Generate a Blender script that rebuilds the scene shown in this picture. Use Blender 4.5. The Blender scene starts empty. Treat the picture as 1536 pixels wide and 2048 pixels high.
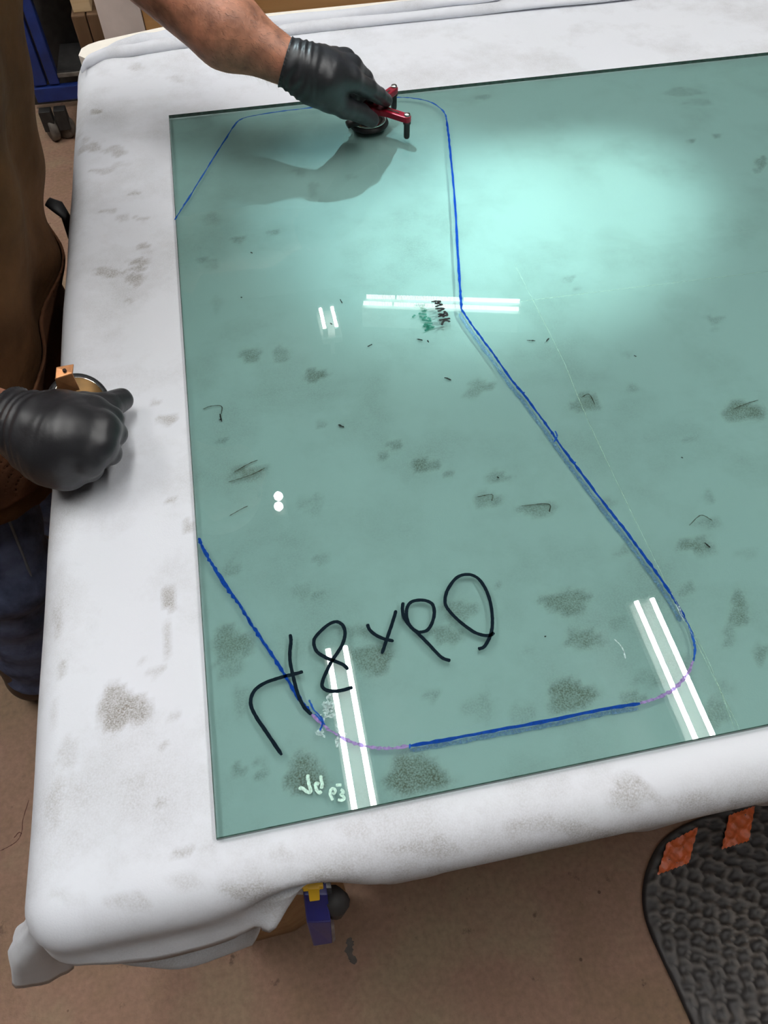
import bpy, bmesh, math, random
import numpy as np
from mathutils import Vector, Matrix

random.seed(7)
rng = np.random.default_rng(7)
COL = bpy.context.scene.collection
Z0 = 0.90            # height of the glass top above the floor; "table coordinates" have z = 0 there

# ------------------------------------------------------------------ camera
CAMR = np.array([[0.98124034, 0.16178307, -0.10485062],
                 [-0.19273991, 0.8110112, -0.55236958],
                 [-0.00432902, 0.56221621, 0.82697895]])
CAMC = np.array([0.12157456, -0.15857942, 0.70206803])
cd = bpy.data.cameras.new('camera')
cam = bpy.data.objects.new('camera', cd)
COL.objects.link(cam)
m = Matrix([list(CAMR[i]) + [CAMC[i]] for i in range(3)] + [[0, 0, 0, 1]])
m[2][3] += Z0
cam.matrix_world = m
cd.sensor_fit = 'VERTICAL'
cd.sensor_height = 36.0
cd.lens = 36.0 * 1500 / 2048
cd.clip_start = 0.02
bpy.context.scene.camera = cam


def U(x, y, z=0.0):
    """point at height z (table coordinates) seen at photo position x, y"""
    r = CAMR @ np.array([x - 768.0, 1024.0 - y, -1500.0])
    return CAMC + r * (z - CAMC[2]) / r[2]


def V(x, y, Y):
    r = CAMR @ np.array([x - 768.0, 1024.0 - y, -1500.0])
    return CAMC + r * (Y - CAMC[1]) / r[1]


# ------------------------------------------------------------------ world, exposure
sc = bpy.context.scene
sc.view_settings.view_transform = 'Standard'
sc.view_settings.look = 'None'
sc.view_settings.gamma = 1.0
sc.view_settings.use_curve_mapping = False
sc.view_settings.exposure = 0.0
w = bpy.data.worlds.new('world')
sc.world = w
w.use_nodes = True
w.node_tree.nodes['Background'].inputs[0].default_value = (0.95, 0.95, 1.0, 1)
w.node_tree.nodes['Background'].inputs[1].default_value = 0.06

TUBE = 97.0          # fluorescent tube radiance
HC = 3.0             # height of the tubes above the glass
# work lamp on the right that throws the bright pool on the glass
LAMP = np.array([2.25, 1.75, 1.75])
LAMP_AIM = np.array([0.565, 0.80, 0.0])
sl = bpy.data.lights.new('work_lamp_light', 'SPOT')
sl.energy = 600
sl.color = (0.86, 1.0, 0.97)
sl.spot_size = math.radians(12.5)
sl.spot_blend = 1.0
sl.shadow_soft_size = 0.03
so = bpy.data.objects.new('work_lamp_light', sl)
COL.objects.link(so)
so.location = Vector(LAMP + np.array([0, 0, Z0]))
so.rotation_euler = Vector(LAMP_AIM - LAMP).to_track_quat('-Z', 'Y').to_euler()


# reflector bulbs far left on the ceiling, aimed at the near part of the pane
bl2 = bpy.data.lights.new('reflector_bulb_light', 'SPOT')
bl2.energy = 420
bl2.color = (0.72, 0.93, 1.0)
bl2.spot_size = math.radians(10.5)
bl2.spot_blend = 1.0
bl2.shadow_soft_size = 0.02
bo2 = bpy.data.objects.new('reflector_bulb_light', bl2)
COL.objects.link(bo2)
BULB_AIM = np.array([0.36, 0.88, 0.0])

# ------------------------------------------------------------------ helpers
def mesh(name, V_, F, mat=None, smooth=False):
    me = bpy.data.meshes.new(name)
    V_ = np.asarray(V_, dtype=float)
    me.from_pydata([tuple(v) for v in V_], [], [tuple(int(i) for i in f) for f in F])
    if mat:
        me.materials.append(mat)
    if smooth:
        me.polygons.foreach_set('use_smooth', [True] * len(me.polygons))
    me.update()
    return me


def obj(name, V_, F, mat=None, parent=None, smooth=False, origin=None):
    """link ONE mesh object; vertices given in table coordinates"""
    V_ = np.asarray(V_, dtype=float) + np.array([0, 0, Z0])
    if origin is None:
        lo, hi = V_.min(0), V_.max(0)
        o = np.array([(lo[0] + hi[0]) / 2, (lo[1] + hi[1]) / 2, lo[2]])
    else:
        o = np.array(origin) + np.array([0, 0, Z0])
    me = mesh(name, V_ - o, F, mat, smooth)
    ob = bpy.data.objects.new(name, me)
    COL.objects.link(ob)
    if parent is not None:
        ob.parent = parent
        ob.location = Vector(o) - wloc(parent)
    else:
        ob.location = Vector(o)
    return ob


def wloc(o):
    l = Vector(o.location)
    while o.parent:
        o = o.parent
        l = l + Vector(o.location)
    return l


def tag(o, label=None, cat=None, group=None, kind=None):
    if label: o['label'] = label
    if cat: o['category'] = cat
    if group: o['group'] = group
    if kind: o['kind'] = kind
    return o


def thing(name, loc, label, cat, group=None):
    o = bpy.data.objects.new(name, None)
    o.empty_display_size = 0.05
    COL.objects.link(o)
    o.location = (loc[0], loc[1], loc[2] + Z0)
    return tag(o, label, cat, group)


class MB:
    def __init__(s):
        s.v = []; s.f = []

    def add(s, V_, F):
        n = len(s.v)
        s.v += [tuple(map(float, v)) for v in V_]
        s.f += [tuple(int(i) + n for i in f) for f in F]
        return s

    def box(s, lo, hi, bev=0.0, rot=None, piv=None):
        lo = np.array(lo, float); hi = np.array(hi, float)
        bm = bmesh.new()
        bmesh.ops.create_cube(bm, size=1)
        for v in bm.verts:
            v.co = Vector((v.co[i] * (hi[i] - lo[i]) + (lo[i] + hi[i]) / 2 for i in range(3)))
        if bev > 0:
            bmesh.ops.bevel(bm, geom=list(bm.edges), offset=bev, segments=2, profile=0.6, affect='EDGES')
        vs = np.array([v.co[:] for v in bm.verts])
        bm.verts.ensure_lookup_table()
        fs = [[v.index for v in f.verts] for f in bm.faces]
        bm.free()
        if rot is not None:
            p = (lo + hi) / 2 if piv is None else np.array(piv)
            vs = (vs - p) @ np.array(rot).T + p
        return s.add(vs, fs)

    def tube(s, pts, rad, n=10, caps=True, flat=None):
        pts = [np.array(p, float) for p in pts]
        if not hasattr(rad, '__len__'): rad = [rad] * len(pts)
        rings = []
        for i, p in enumerate(pts):
            a = pts[max(i - 1, 0)]; b = pts[min(i + 1, len(pts) - 1)]
            t = b - a; t /= (np.linalg.norm(t) + 1e-12)
            up = np.array([0, 0, 1.0]) if abs(t[2]) < 0.9 else np.array([1.0, 0, 0])
            x = np.cross(up, t); x /= np.linalg.norm(x)
            y = np.cross(t, x)
            k = 1.0 if flat is None else flat
            rings.append([p + rad[i] * (math.cos(q) * x + k * math.sin(q) * y)
                          for q in [2 * math.pi * j / n for j in range(n)]])
        V_ = [v for r in rings for v in r]
        F = []
        for i in range(len(pts) - 1):
            for j in range(n):
                k = (j + 1) % n
                F.append((i * n + j, i * n + k, (i + 1) * n + k, (i + 1) * n + j))
        if caps:
            F.append(tuple(range(n))[::-1])
            F.append(tuple((len(pts) - 1) * n + j for j in range(n)))
        return s.add(V_, F)

    def lathe(s, c, prof, n=32, axis=(0, 0, 1)):
        c = np.array(c, float); ax = np.array(axis, float); ax /= np.linalg.norm(ax)
        up = np.array([1.0, 0, 0]) if abs(ax[0]) < 0.9 else np.array([0, 1.0, 0])
        x = np.cross(up, ax); x /= np.linalg.norm(x); y = np.cross(ax, x)
        V_ = []; F = []
        for (r, h) in prof:
            for j in range(n):
                q = 2 * math.pi * j / n
                V_.append(c + ax * h + r * (math.cos(q) * x + math.sin(q) * y))
        for i in range(len(prof) - 1):
            for j in range(n):
                k = (j + 1) % n
                F.append((i * n + j, i * n + k, (i + 1) * n + k, (i + 1) * n + j))
        F.append(tuple(range(n))[::-1]); F.append(tuple((len(prof) - 1) * n + j for j in range(n)))
        return s.add(V_, F)

    def prism(s, poly, z0, z1, bev=0):
        n = len(poly)
        V_ = [(p[0], p[1], z0) for p in poly] + [(p[0], p[1], z1) for p in poly]
        F = [tuple(range(n))[::-1], tuple(range(n, 2 * n))]
        F += [(i, (i + 1) % n, n + (i + 1) % n, n + i) for i in range(n)]
        return s.add(V_, F)

    def ribbon(s, pts, wid, z, jitter=0.0, z2=None):
        """flat stroke with a little thickness, round ends"""
        P = [np.array(p[:2], float) for p in pts]
        if not hasattr(wid, '__len__'): wid = [wid] * len(P)
        n = len(P)
        L = []; R_ = []
        for i in range(n):
            a = P[max(i - 1, 0)]; b = P[min(i + 1, n - 1)]
            t = b - a; t /= (np.linalg.norm(t) + 1e-12)
            nr = np.array([-t[1], t[0]])
            ww = wid[i] / 2 * (1 + jitter * random.uniform(-1, 1))
            if i in (0, n - 1): ww *= 0.55
            o = nr * random.uniform(-1, 1) * jitter * wid[i] * 0.3
            L.append(P[i] + nr * ww + o); R_.append(P[i] - nr * ww + o)
        th = 0.00025
        V_ = [(p[0], p[1], z + th) for p in L] + [(p[0], p[1], z + th) for p in R_] + \
             [(p[0], p[1], z) for p in L] + [(p[0], p[1], z) for p in R_]
        F = []
        for i in range(n - 1):
            F.append((i, n + i, n + i + 1, i + 1))
            F.append((2 * n + i, 2 * n + i + 1, i + 1, i)[::-1] if False else (i, i + 1, 2 * n + i + 1, 2 * n + i))
            F.append((n + i + 1, n + i, 3 * n + i, 3 * n + i + 1))
        F.append((0, 2 * n, 3 * n, n)); F.append((n - 1, 2 * n - 1, 4 * n - 1, 3 * n - 1))
        return s.add(V_, F)

    def build(s, name, mat, parent=None, smooth=False, origin=None):
        return obj(name, s.v, s.f, mat, parent, smooth, origin)


def spline(pts, n=8):
    """Catmull-Rom through the given points"""
    P = [np.array(p, float) for p in pts]
    if len(P) < 3:
        return [P[0] + (P[-1] - P[0]) * t for t in np.linspace(0, 1, n)]
    P = [2 * P[0] - P[1]] + P + [2 * P[-1] - P[-2]]
    out = []
    for i in range(1, len(P) - 2):
        for k in range(n):
            t = k / n
            a, b, c, d = P[i - 1], P[i], P[i + 1], P[i + 2]
            out.append(0.5 * ((2 * b) + (c - a) * t + (2 * a - 5 * b + 4 * c - d) * t * t + (3 * b - a - 3 * c + d) * t ** 3))
    out.append(P[-2])
    return out


def poly(pts, step=0.012):
    out = []
    for a, b in zip(pts[:-1], pts[1:]):
        a = np.array(a, float); b = np.array(b, float)
        k = max(1, int(np.linalg.norm(b - a) / step))
        out += [a + (b - a) * i / k for i in range(k)]
    return out + [np.array(pts[-1], float)]


# ---- signed-distance modelling for the hands, arms and clothes
def cone(p, a, b, ra, rb):
    a = np.array(a, np.float32); b = np.array(b, np.float32)
    ab = b - a
    t = np.clip(((p - a) @ ab) / (ab @ ab + 1e-12), 0, 1)
    d = p - a - t[..., None] * ab
    return np.sqrt((d * d).sum(-1)) - (ra + (rb - ra) * t)


def ell(p, c, r):
    c = np.array(c, np.float32); r = np.array(r, np.float32)
    q = (p - c) / r
    k = np.sqrt((q * q).sum(-1))
    k1 = np.sqrt(((q / r) ** 2).sum(-1)) + 1e-9
    return k * (k - 1) / k1


def smin(a, b, k):
    h = np.clip(0.5 + 0.5 * (b - a) / k, 0, 1)
    return b * (1 - h) + a * h - k * h * (1 - h)


def nets(fn, lo, hi, res):
    """surface nets: mesh the zero level of fn"""
    lo = np.array(lo, float); hi = np.array(hi, float)
    n = np.ceil((hi - lo) / res).astype(int) + 1
    ax = [lo[i] + res * np.arange(n[i]) for i in range(3)]
    D = np.empty(n, np.float32)
    for i0 in range(0, n[0], 24):
        G = np.stack(np.meshgrid(ax[0][i0:i0 + 24], ax[1], ax[2], indexing='ij'), -1).astype(np.float32)
        D[i0:i0 + 24] = fn(G)
    S = D < 0
    c = [(i, j, k) for i in (0, 1) for j in (0, 1) for k in (0, 1)]
    N = n - 1
    cnt = np.zeros(N, int)
    for (i, j, k) in c:
        cnt += S[i:i + N[0], j:j + N[1], k:k + N[2]]
    act = (cnt > 0) & (cnt < 8)
    ids = -np.ones(N, int)
    idx = np.argwhere(act)
    ids[act] = np.arange(len(idx))
    acc = np.zeros((len(idx), 3)); num = np.zeros(len(idx))
    for a in c:
        for d in range(3):
            if a[d]: continue
            b = list(a); b[d] = 1
            da = D[idx[:, 0] + a[0], idx[:, 1] + a[1], idx[:, 2] + a[2]]
            db = D[idx[:, 0] + b[0], idx[:, 1] + b[1], idx[:, 2] + b[2]]
            m_ = (da < 0) != (db < 0)
            t = np.where(m_, da / np.where(m_, da - db, 1), 0)
            p = np.array(a, float) + 0
            pos = np.tile(p, (len(idx), 1)); pos[:, d] += t
            acc[m_] += pos[m_]; num[m_] += 1
    VV = lo + (idx + acc / num[:, None]) * res
    F = []
    for d in range(3):
        e = [0, 0, 0]; e[d] = 1
        u, v = [(1, 2), (2, 0), (0, 1)][d]
        A = S[:n[0] - e[0], :n[1] - e[1], :n[2] - e[2]]
        B = S[e[0]:, e[1]:, e[2]:]
        q = np.argwhere(A != B)
        q = q[(q[:, u] > 0) & (q[:, v] > 0) & (q[:, u] < N[u]) & (q[:, v] < N[v])]
        s_ = A[q[:, 0], q[:, 1], q[:, 2]]
        def at(du, dv):
            r = q.copy(); r[:, u] -= du; r[:, v] -= dv
            return ids[r[:, 0], r[:, 1], r[:, 2]]
        f = np.stack([at(1, 1), at(0, 1), at(0, 0), at(1, 0)], 1)
        f[~s_] = f[~s_][:, ::-1]
        F.append(f)
    return VV, np.concatenate(F)


# ------------------------------------------------------------------ materials
def newmat(name):
    mt = bpy.data.materials.new(name)
    mt.use_nodes = True
    nt = mt.node_tree
    return mt, nt, nt.nodes['Principled BSDF']


def N(nt, t, **k):
    n = nt.nodes.new(t)
    for a, b in k.items(): setattr(n, a, b)
    return n


def simple(name, col, rough=0.5, metal=0.0, var=0.12, scale=40, bump=0.0, bscale=200, spec=0.5, emis=None, est=0):
    mt, nt, b = newmat(name)
    b.inputs['Roughness'].default_value = rough
    b.inputs['Metallic'].default_value = metal
    b.inputs['Specular IOR Level'].default_value = spec
    tc = N(nt, 'ShaderNodeTexCoord')
    no = N(nt, 'ShaderNodeTexNoise'); no.inputs['Scale'].default_value = scale
    no.inputs['Detail'].default_value = 6
    nt.links.new(tc.outputs['Object'], no.inputs['Vector'])
    rp = N(nt, 'ShaderNodeValToRGB')
    rp.color_ramp.elements[0].position = 0.3; rp.color_ramp.elements[1].position = 0.7
    rp.color_ramp.elements[0].color = tuple(c * (1 - var) for c in col) + (1,)
    rp.color_ramp.elements[1].color = tuple(min(1, c * (1 + var)) for c in col) + (1,)
    nt.links.new(no.outputs['Fac'], rp.inputs['Fac'])
    nt.links.new(rp.outputs['Color'], b.inputs['Base Color'])
    if bump:
        n2 = N(nt, 'ShaderNodeTexNoise'); n2.inputs['Scale'].default_value = bscale
        n2.inputs['Detail'].default_value = 4
        nt.links.new(tc.outputs['Object'], n2.inputs['Vector'])
        bp = N(nt, 'ShaderNodeBump'); bp.inputs['Strength'].default_value = 1.0
        bp.inputs['Distance'].default_value = bump
        nt.links.new(n2.outputs['Fac'], bp.inputs['Height'])
        nt.links.new(bp.outputs['Normal'], b.inputs['Normal'])
    if emis:
        b.inputs['Emission Color'].default_value = emis + (1,)
        b.inputs['Emission Strength'].default_value = est
    return mt


def wood(name, c1, c2, scale=6, axis=0, rough=0.6):
    mt, nt, b = newmat(name)
    tc = N(nt, 'ShaderNodeTexCoord'); mp = N(nt, 'ShaderNodeMapping')
    s_ = [scale * 6] * 3; s_[axis] = scale * 0.5
    mp.inputs['Scale'].default_value = s_
    nt.links.new(tc.outputs['Object'], mp.inputs['Vector'])
    no = N(nt, 'ShaderNodeTexNoise'); no.inputs['Scale'].default_value = 1.0; no.inputs['Detail'].default_value = 8
    no.inputs['Distortion'].default_value = 1.2
    nt.links.new(mp.outputs['Vector'], no.inputs['Vector'])
    rp = N(nt, 'ShaderNodeValToRGB')
    rp.color_ramp.elements[0].position = 0.3; rp.color_ramp.elements[1].position = 0.72
    rp.color_ramp.elements[0].color = c1 + (1,); rp.color_ramp.elements[1].color = c2 + (1,)
    nt.links.new(no.outputs['Fac'], rp.inputs['Fac'])
    nt.links.new(rp.outputs['Color'], b.inputs['Base Color'])
    b.inputs['Roughness'].default_value = rough
    return mt


def cloth_material():
    mt, nt, b = newmat('dirty_cotton')
    L = nt.links.new
    tc = N(nt, 'ShaderNodeTexCoord')
    at = N(nt, 'ShaderNodeAttribute', attribute_name='stain')  # real stains, plus the shade painted on the cloth's front hang
    n1 = N(nt, 'ShaderNodeTexNoise'); n1.inputs['Scale'].default_value = 600; n1.inputs['Detail'].default_value = 3
    n2 = N(nt, 'ShaderNodeTexNoise'); n2.inputs['Scale'].default_value = 42; n2.inputs['Detail'].default_value = 5
    n3 = N(nt, 'ShaderNodeTexNoise'); n3.inputs['Scale'].default_value = 7; n3.inputs['Detail'].default_value = 7
    n3.inputs['Roughness'].default_value = 0.65
    for n in (n1, n2, n3): L(tc.outputs['Object'], n.inputs['Vector'])
    def ma(op, a, b_, c=None, clamp=False):
        q = N(nt, 'ShaderNodeMath', operation=op); q.use_clamp = clamp
        for i, x in enumerate((a, b_, c)):
            if x is None: continue
            if isinstance(x, (int, float)): q.inputs[i].default_value = x
            else: L(x, q.inputs[i])
        return q.outputs[0]
    # ragged blob edges and a gritty inside
    e = ma('MULTIPLY_ADD', n2.outputs['Fac'], 0.8, -0.40)
    gate = ma('MULTIPLY', at.outputs['Fac'], 4.0, clamp=True)
    e = ma('MULTIPLY', e, gate)
    s_ = ma('ADD', at.outputs['Fac'], e)
    g = ma('MULTIPLY_ADD', n1.outputs['Fac'], 1.5, -0.17)
    s_ = ma('MULTIPLY', s_, g, clamp=True)
    # faint overall soiling
    r3 = N(nt, 'ShaderNodeValToRGB'); r3.color_ramp.elements[0].position = 0.47; r3.color_ramp.elements[1].position = 0.8
    L(n3.outputs['Fac'], r3.inputs['Fac'])
    gr = ma('MULTIPLY', r3.outputs['Color'], 0.6)
    gr = ma('MULTIPLY', gr, g)
    tot = ma('ADD', s_, gr, clamp=True)
    n4 = N(nt, 'ShaderNodeTexNoise'); n4.inputs['Scale'].default_value = 2.2; n4.inputs['Detail'].default_value = 3
    L(tc.outputs['Object'], n4.inputs['Vector'])
    base = N(nt, 'ShaderNodeMix', data_type='RGBA')
    base.inputs[6].default_value = (0.71, 0.735, 0.80, 1); base.inputs[7].default_value = (0.775, 0.79, 0.825, 1)
    L(n4.outputs['Fac'], base.inputs[0])
    mx = N(nt, 'ShaderNodeMix', data_type='RGBA')
    L(tot, mx.inputs[0]); L(base.outputs[2], mx.inputs[6])
    mx.inputs[7].default_value = (0.20, 0.172, 0.135, 1)
    L(mx.outputs[2], b.inputs['Base Color'])
    b.inputs['Roughness'].default_value = 0.92
    b.inputs['Specular IOR Level'].default_value = 0.15
    b.inputs['Sheen Weight'].default_value = 0.1
    bp = N(nt, 'ShaderNodeBump'); bp.inputs['Distance'].default_value = 0.00025; bp.inputs['Strength'].default_value = 0.6
    L(n1.outputs['Fac'], bp.inputs['Height'])
    n5 = N(nt, 'ShaderNodeTexNoise'); n5.inputs['Scale'].default_value = 9; n5.inputs['Detail'].default_value = 3
    L(tc.outputs['Object'], n5.inputs['Vector'])
    bp2 = N(nt, 'ShaderNodeBump'); bp2.inputs['Distance'].default_value = 0.004; bp2.inputs['Strength'].default_value = 0.6
    L(n5.outputs['Fac'], bp2.inputs['Height']); L(bp.outputs['Normal'], bp2.inputs['Normal'])
    L(bp2.outputs['Normal'], b.inputs['Normal'])
    return mt


def glass_material(name, tint, f0, edge=False):
    """thin-surface glass: tinted transmission plus a mirror reflection that grows with angle"""
    mt = bpy.data.materials.new(name); mt.use_nodes = True
    nt = mt.node_tree; nt.nodes.clear(); L = nt.links.new
    out = N(nt, 'ShaderNodeOutputMaterial')
    tr = N(nt, 'ShaderNodeBsdfTransparent'); tr.inputs[0].default_value = tint + (1,)
    gl = N(nt, 'ShaderNodeBsdfGlossy'); gl.inputs['Roughness'].default_value = 0.0 if not edge else 0.25
    gl.inputs['Color'].default_value = (0.92, 1, 0.97, 1)
    ge = N(nt, 'ShaderNodeNewGeometry')
    dt = N(nt, 'ShaderNodeVectorMath', operation='DOT_PRODUCT')
    L(ge.outputs['Incoming'], dt.inputs[0]); L(ge.outputs['Normal'], dt.inputs[1])
    ab = N(nt, 'ShaderNodeMath', operation='ABSOLUTE'); L(dt.outputs['Value'], ab.inputs[0])
    su = N(nt, 'ShaderNodeMath', operation='SUBTRACT'); su.inputs[0].default_value = 1; L(ab.outputs[0], su.inputs[1])
    pw = N(nt, 'ShaderNodeMath', operation='POWER'); L(su.outputs[0], pw.inputs[0]); pw.inputs[1].default_value = 5
    md = N(nt, 'ShaderNodeMath', operation='MULTIPLY_ADD'); L(pw.outputs[0], md.inputs[0])
    md.inputs[1].default_value = 1 - f0; md.inputs[2].default_value = f0
    mx = N(nt, 'ShaderNodeMixShader'); L(md.outputs[0], mx.inputs[0])
    L(tr.outputs[0], mx.inputs[1]); L(gl.outputs[0], mx.inputs[2]); L(mx.outputs[0], out.inputs[0])
    return mt


def ink(name, col, thin, alpha):
    """marker ink: partly covering, the rest coloured see-through"""
    mt = bpy.data.materials.new(name); mt.use_nodes = True
    nt = mt.node_tree; nt.nodes.clear(); L = nt.links.new
    out = N(nt, 'ShaderNodeOutputMaterial')
    di = N(nt, 'ShaderNodeBsdfDiffuse'); di.inputs[0].default_value = col + (1,)
    tr = N(nt, 'ShaderNodeBsdfTransparent'); tr.inputs[0].default_value = thin + (1,)
    tc = N(nt, 'ShaderNodeTexCoord'); no = N(nt, 'ShaderNodeTexNoise')
    no.inputs['Scale'].default_value = 350; no.inputs['Detail'].default_value = 3
    L(tc.outputs['Object'], no.inputs['Vector'])
    md = N(nt, 'ShaderNodeMath', operation='MULTIPLY_ADD'); md.use_clamp = True
    L(no.outputs['Fac'], md.inputs[0]); md.inputs[1].default_value = 1.2; md.inputs[2].default_value = alpha - 0.6
    mx = N(nt, 'ShaderNodeMixShader'); L(md.outputs[0], mx.inputs[0])
    L(tr.outputs[0], mx.inputs[1]); L(di.outputs[0], mx.inputs[2]); L(mx.outputs[0], out.inputs[0])
    return mt


def floor_material():
    mt, nt, b = newmat('stained_concrete'); L = nt.links.new
    tc = N(nt, 'ShaderNodeTexCoord')
    n1 = N(nt, 'ShaderNodeTexNoise'); n1.inputs['Scale'].default_value = 3.2; n1.inputs['Detail'].default_value = 8
    n1.inputs['Roughness'].default_value = 0.62
    n2 = N(nt, 'ShaderNodeTexNoise'); n2.inputs['Scale'].default_value = 90; n2.inputs['Detail'].default_value = 5
    n3 = N(nt, 'ShaderNodeTexNoise'); n3.inputs['Scale'].default_value = 22; n3.inputs['Detail'].default_value = 6
    n3.inputs['Roughness'].default_value = 0.7
    for n in (n1, n2, n3): L(tc.outputs['Object'], n.inputs['Vector'])
    r = N(nt, 'ShaderNodeValToRGB'); cr = r.color_ramp
    cr.elements[0].position = 0.36; cr.elements[0].color = (0.245, 0.155, 0.090, 1)
    cr.elements[1].position = 0.64; cr.elements[1].color = (0.315, 0.225, 0.140, 1)
    e = cr.elements.new(0.5); e.color = (0.305, 0.178, 0.120, 1)
    L(n1.outputs['Fac'], r.inputs['Fac'])
    r2 = N(nt, 'ShaderNodeValToRGB'); r2.color_ramp.elements[0].position = 0.25; r2.color_ramp.elements[1].position = 0.75
    r2.color_ramp.elements[0].color = (0.8, 0.8, 0.8, 1); r2.color_ramp.elements[1].color = (1.15, 1.15, 1.15, 1)
    L(n2.outputs['Fac'], r2.inputs['Fac'])
    m1 = N(nt, 'ShaderNodeMix', data_type='RGBA', blend_type='MULTIPLY'); m1.inputs[0].default_value = 1
    L(r.outputs['Color'], m1.inputs[6]); L(r2.outputs['Color'], m1.inputs[7])
    r3 = N(nt, 'ShaderNodeValToRGB'); r3.color_ramp.elements[0].position = 0.27; r3.color_ramp.elements[1].position = 0.36
    r3.color_ramp.elements[0].color = (0.45, 0.42, 0.4, 1); r3.color_ramp.elements[1].color = (1, 1, 1, 1)
    L(n3.outputs['Fac'], r3.inputs['Fac'])
    m2 = N(nt, 'ShaderNodeMix', data_type='RGBA', blend_type='MULTIPLY'); m2.inputs[0].default_value = 1
    L(m1.outputs[2], m2.inputs[6]); L(r3.outputs['Color'], m2.inputs[7])
    vo = N(nt, 'ShaderNodeTexVoronoi'); vo.inputs['Scale'].default_value = 14
    L(tc.outputs['Object'], vo.inputs['Vector'])
    r4 = N(nt, 'ShaderNodeValToRGB'); r4.color_ramp.elements[0].position = 0.035; r4.color_ramp.elements[1].position = 0.05
    r4.color_ramp.elements[0].color = (0.3, 0.26, 0.22, 1); r4.color_ramp.elements[1].color = (1, 1, 1, 1)
    L(vo.outputs['Distance'], r4.inputs['Fac'])
    m3 = N(nt, 'ShaderNodeMix', data_type='RGBA', blend_type='MULTIPLY'); m3.inputs[0].default_value = 0.8
    L(m2.outputs[2], m3.inputs[6]); L(r4.outputs['Color'], m3.inputs[7])
    L(m3.outputs[2], b.inputs['Base Color'])
    b.inputs['Roughness'].default_value = 0.7
    bp = N(nt, 'ShaderNodeBump'); bp.inputs['Distance'].default_value = 0.002; L(n2.outputs['Fac'], bp.inputs['Height'])
    L(bp.outputs['Normal'], b.inputs['Normal'])
    return mt


def emit(name, col, st, ribs=0.0):
    mt = bpy.data.materials.new(name); mt.use_nodes = True
    nt = mt.node_tree; nt.nodes.clear(); L = nt.links.new
    out = N(nt, 'ShaderNodeOutputMaterial'); em = N(nt, 'ShaderNodeEmission')
    em.inputs[0].default_value = col + (1,); em.inputs[1].default_value = st
    L(em.outputs[0], out.inputs[0])
    return mt


def dusty_rubber():
    mt, nt, b = newmat('pebbled_black_rubber'); L = nt.links.new
    at = N(nt, 'ShaderNodeAttribute', attribute_name='ridge')
    tc = N(nt, 'ShaderNodeTexCoord'); no = N(nt, 'ShaderNodeTexNoise'); no.inputs['Scale'].default_value = 11; no.inputs['Detail'].default_value = 6
    L(tc.outputs['Object'], no.inputs['Vector'])
    q = N(nt, 'ShaderNodeMath', operation='MULTIPLY'); L(at.outputs['Fac'], q.inputs[0])
    q2 = N(nt, 'ShaderNodeMath', operation='MULTIPLY_ADD'); q2.use_clamp = True; L(no.outputs['Fac'], q2.inputs[0]); q2.inputs[1].default_value = 2.4; q2.inputs[2].default_value = -0.55
    L(q2.outputs[0], q.inputs[1])
    mx = N(nt, 'ShaderNodeMix', data_type='RGBA'); L(q.outputs[0], mx.inputs[0])
    mx.inputs[6].default_value = (0.030, 0.026, 0.026, 1); mx.inputs[7].default_value = (0.15, 0.125, 0.105, 1)
    L(mx.outputs[2], b.inputs['Base Color']); b.inputs['Roughness'].default_value = 0.5
    return mt


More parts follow.
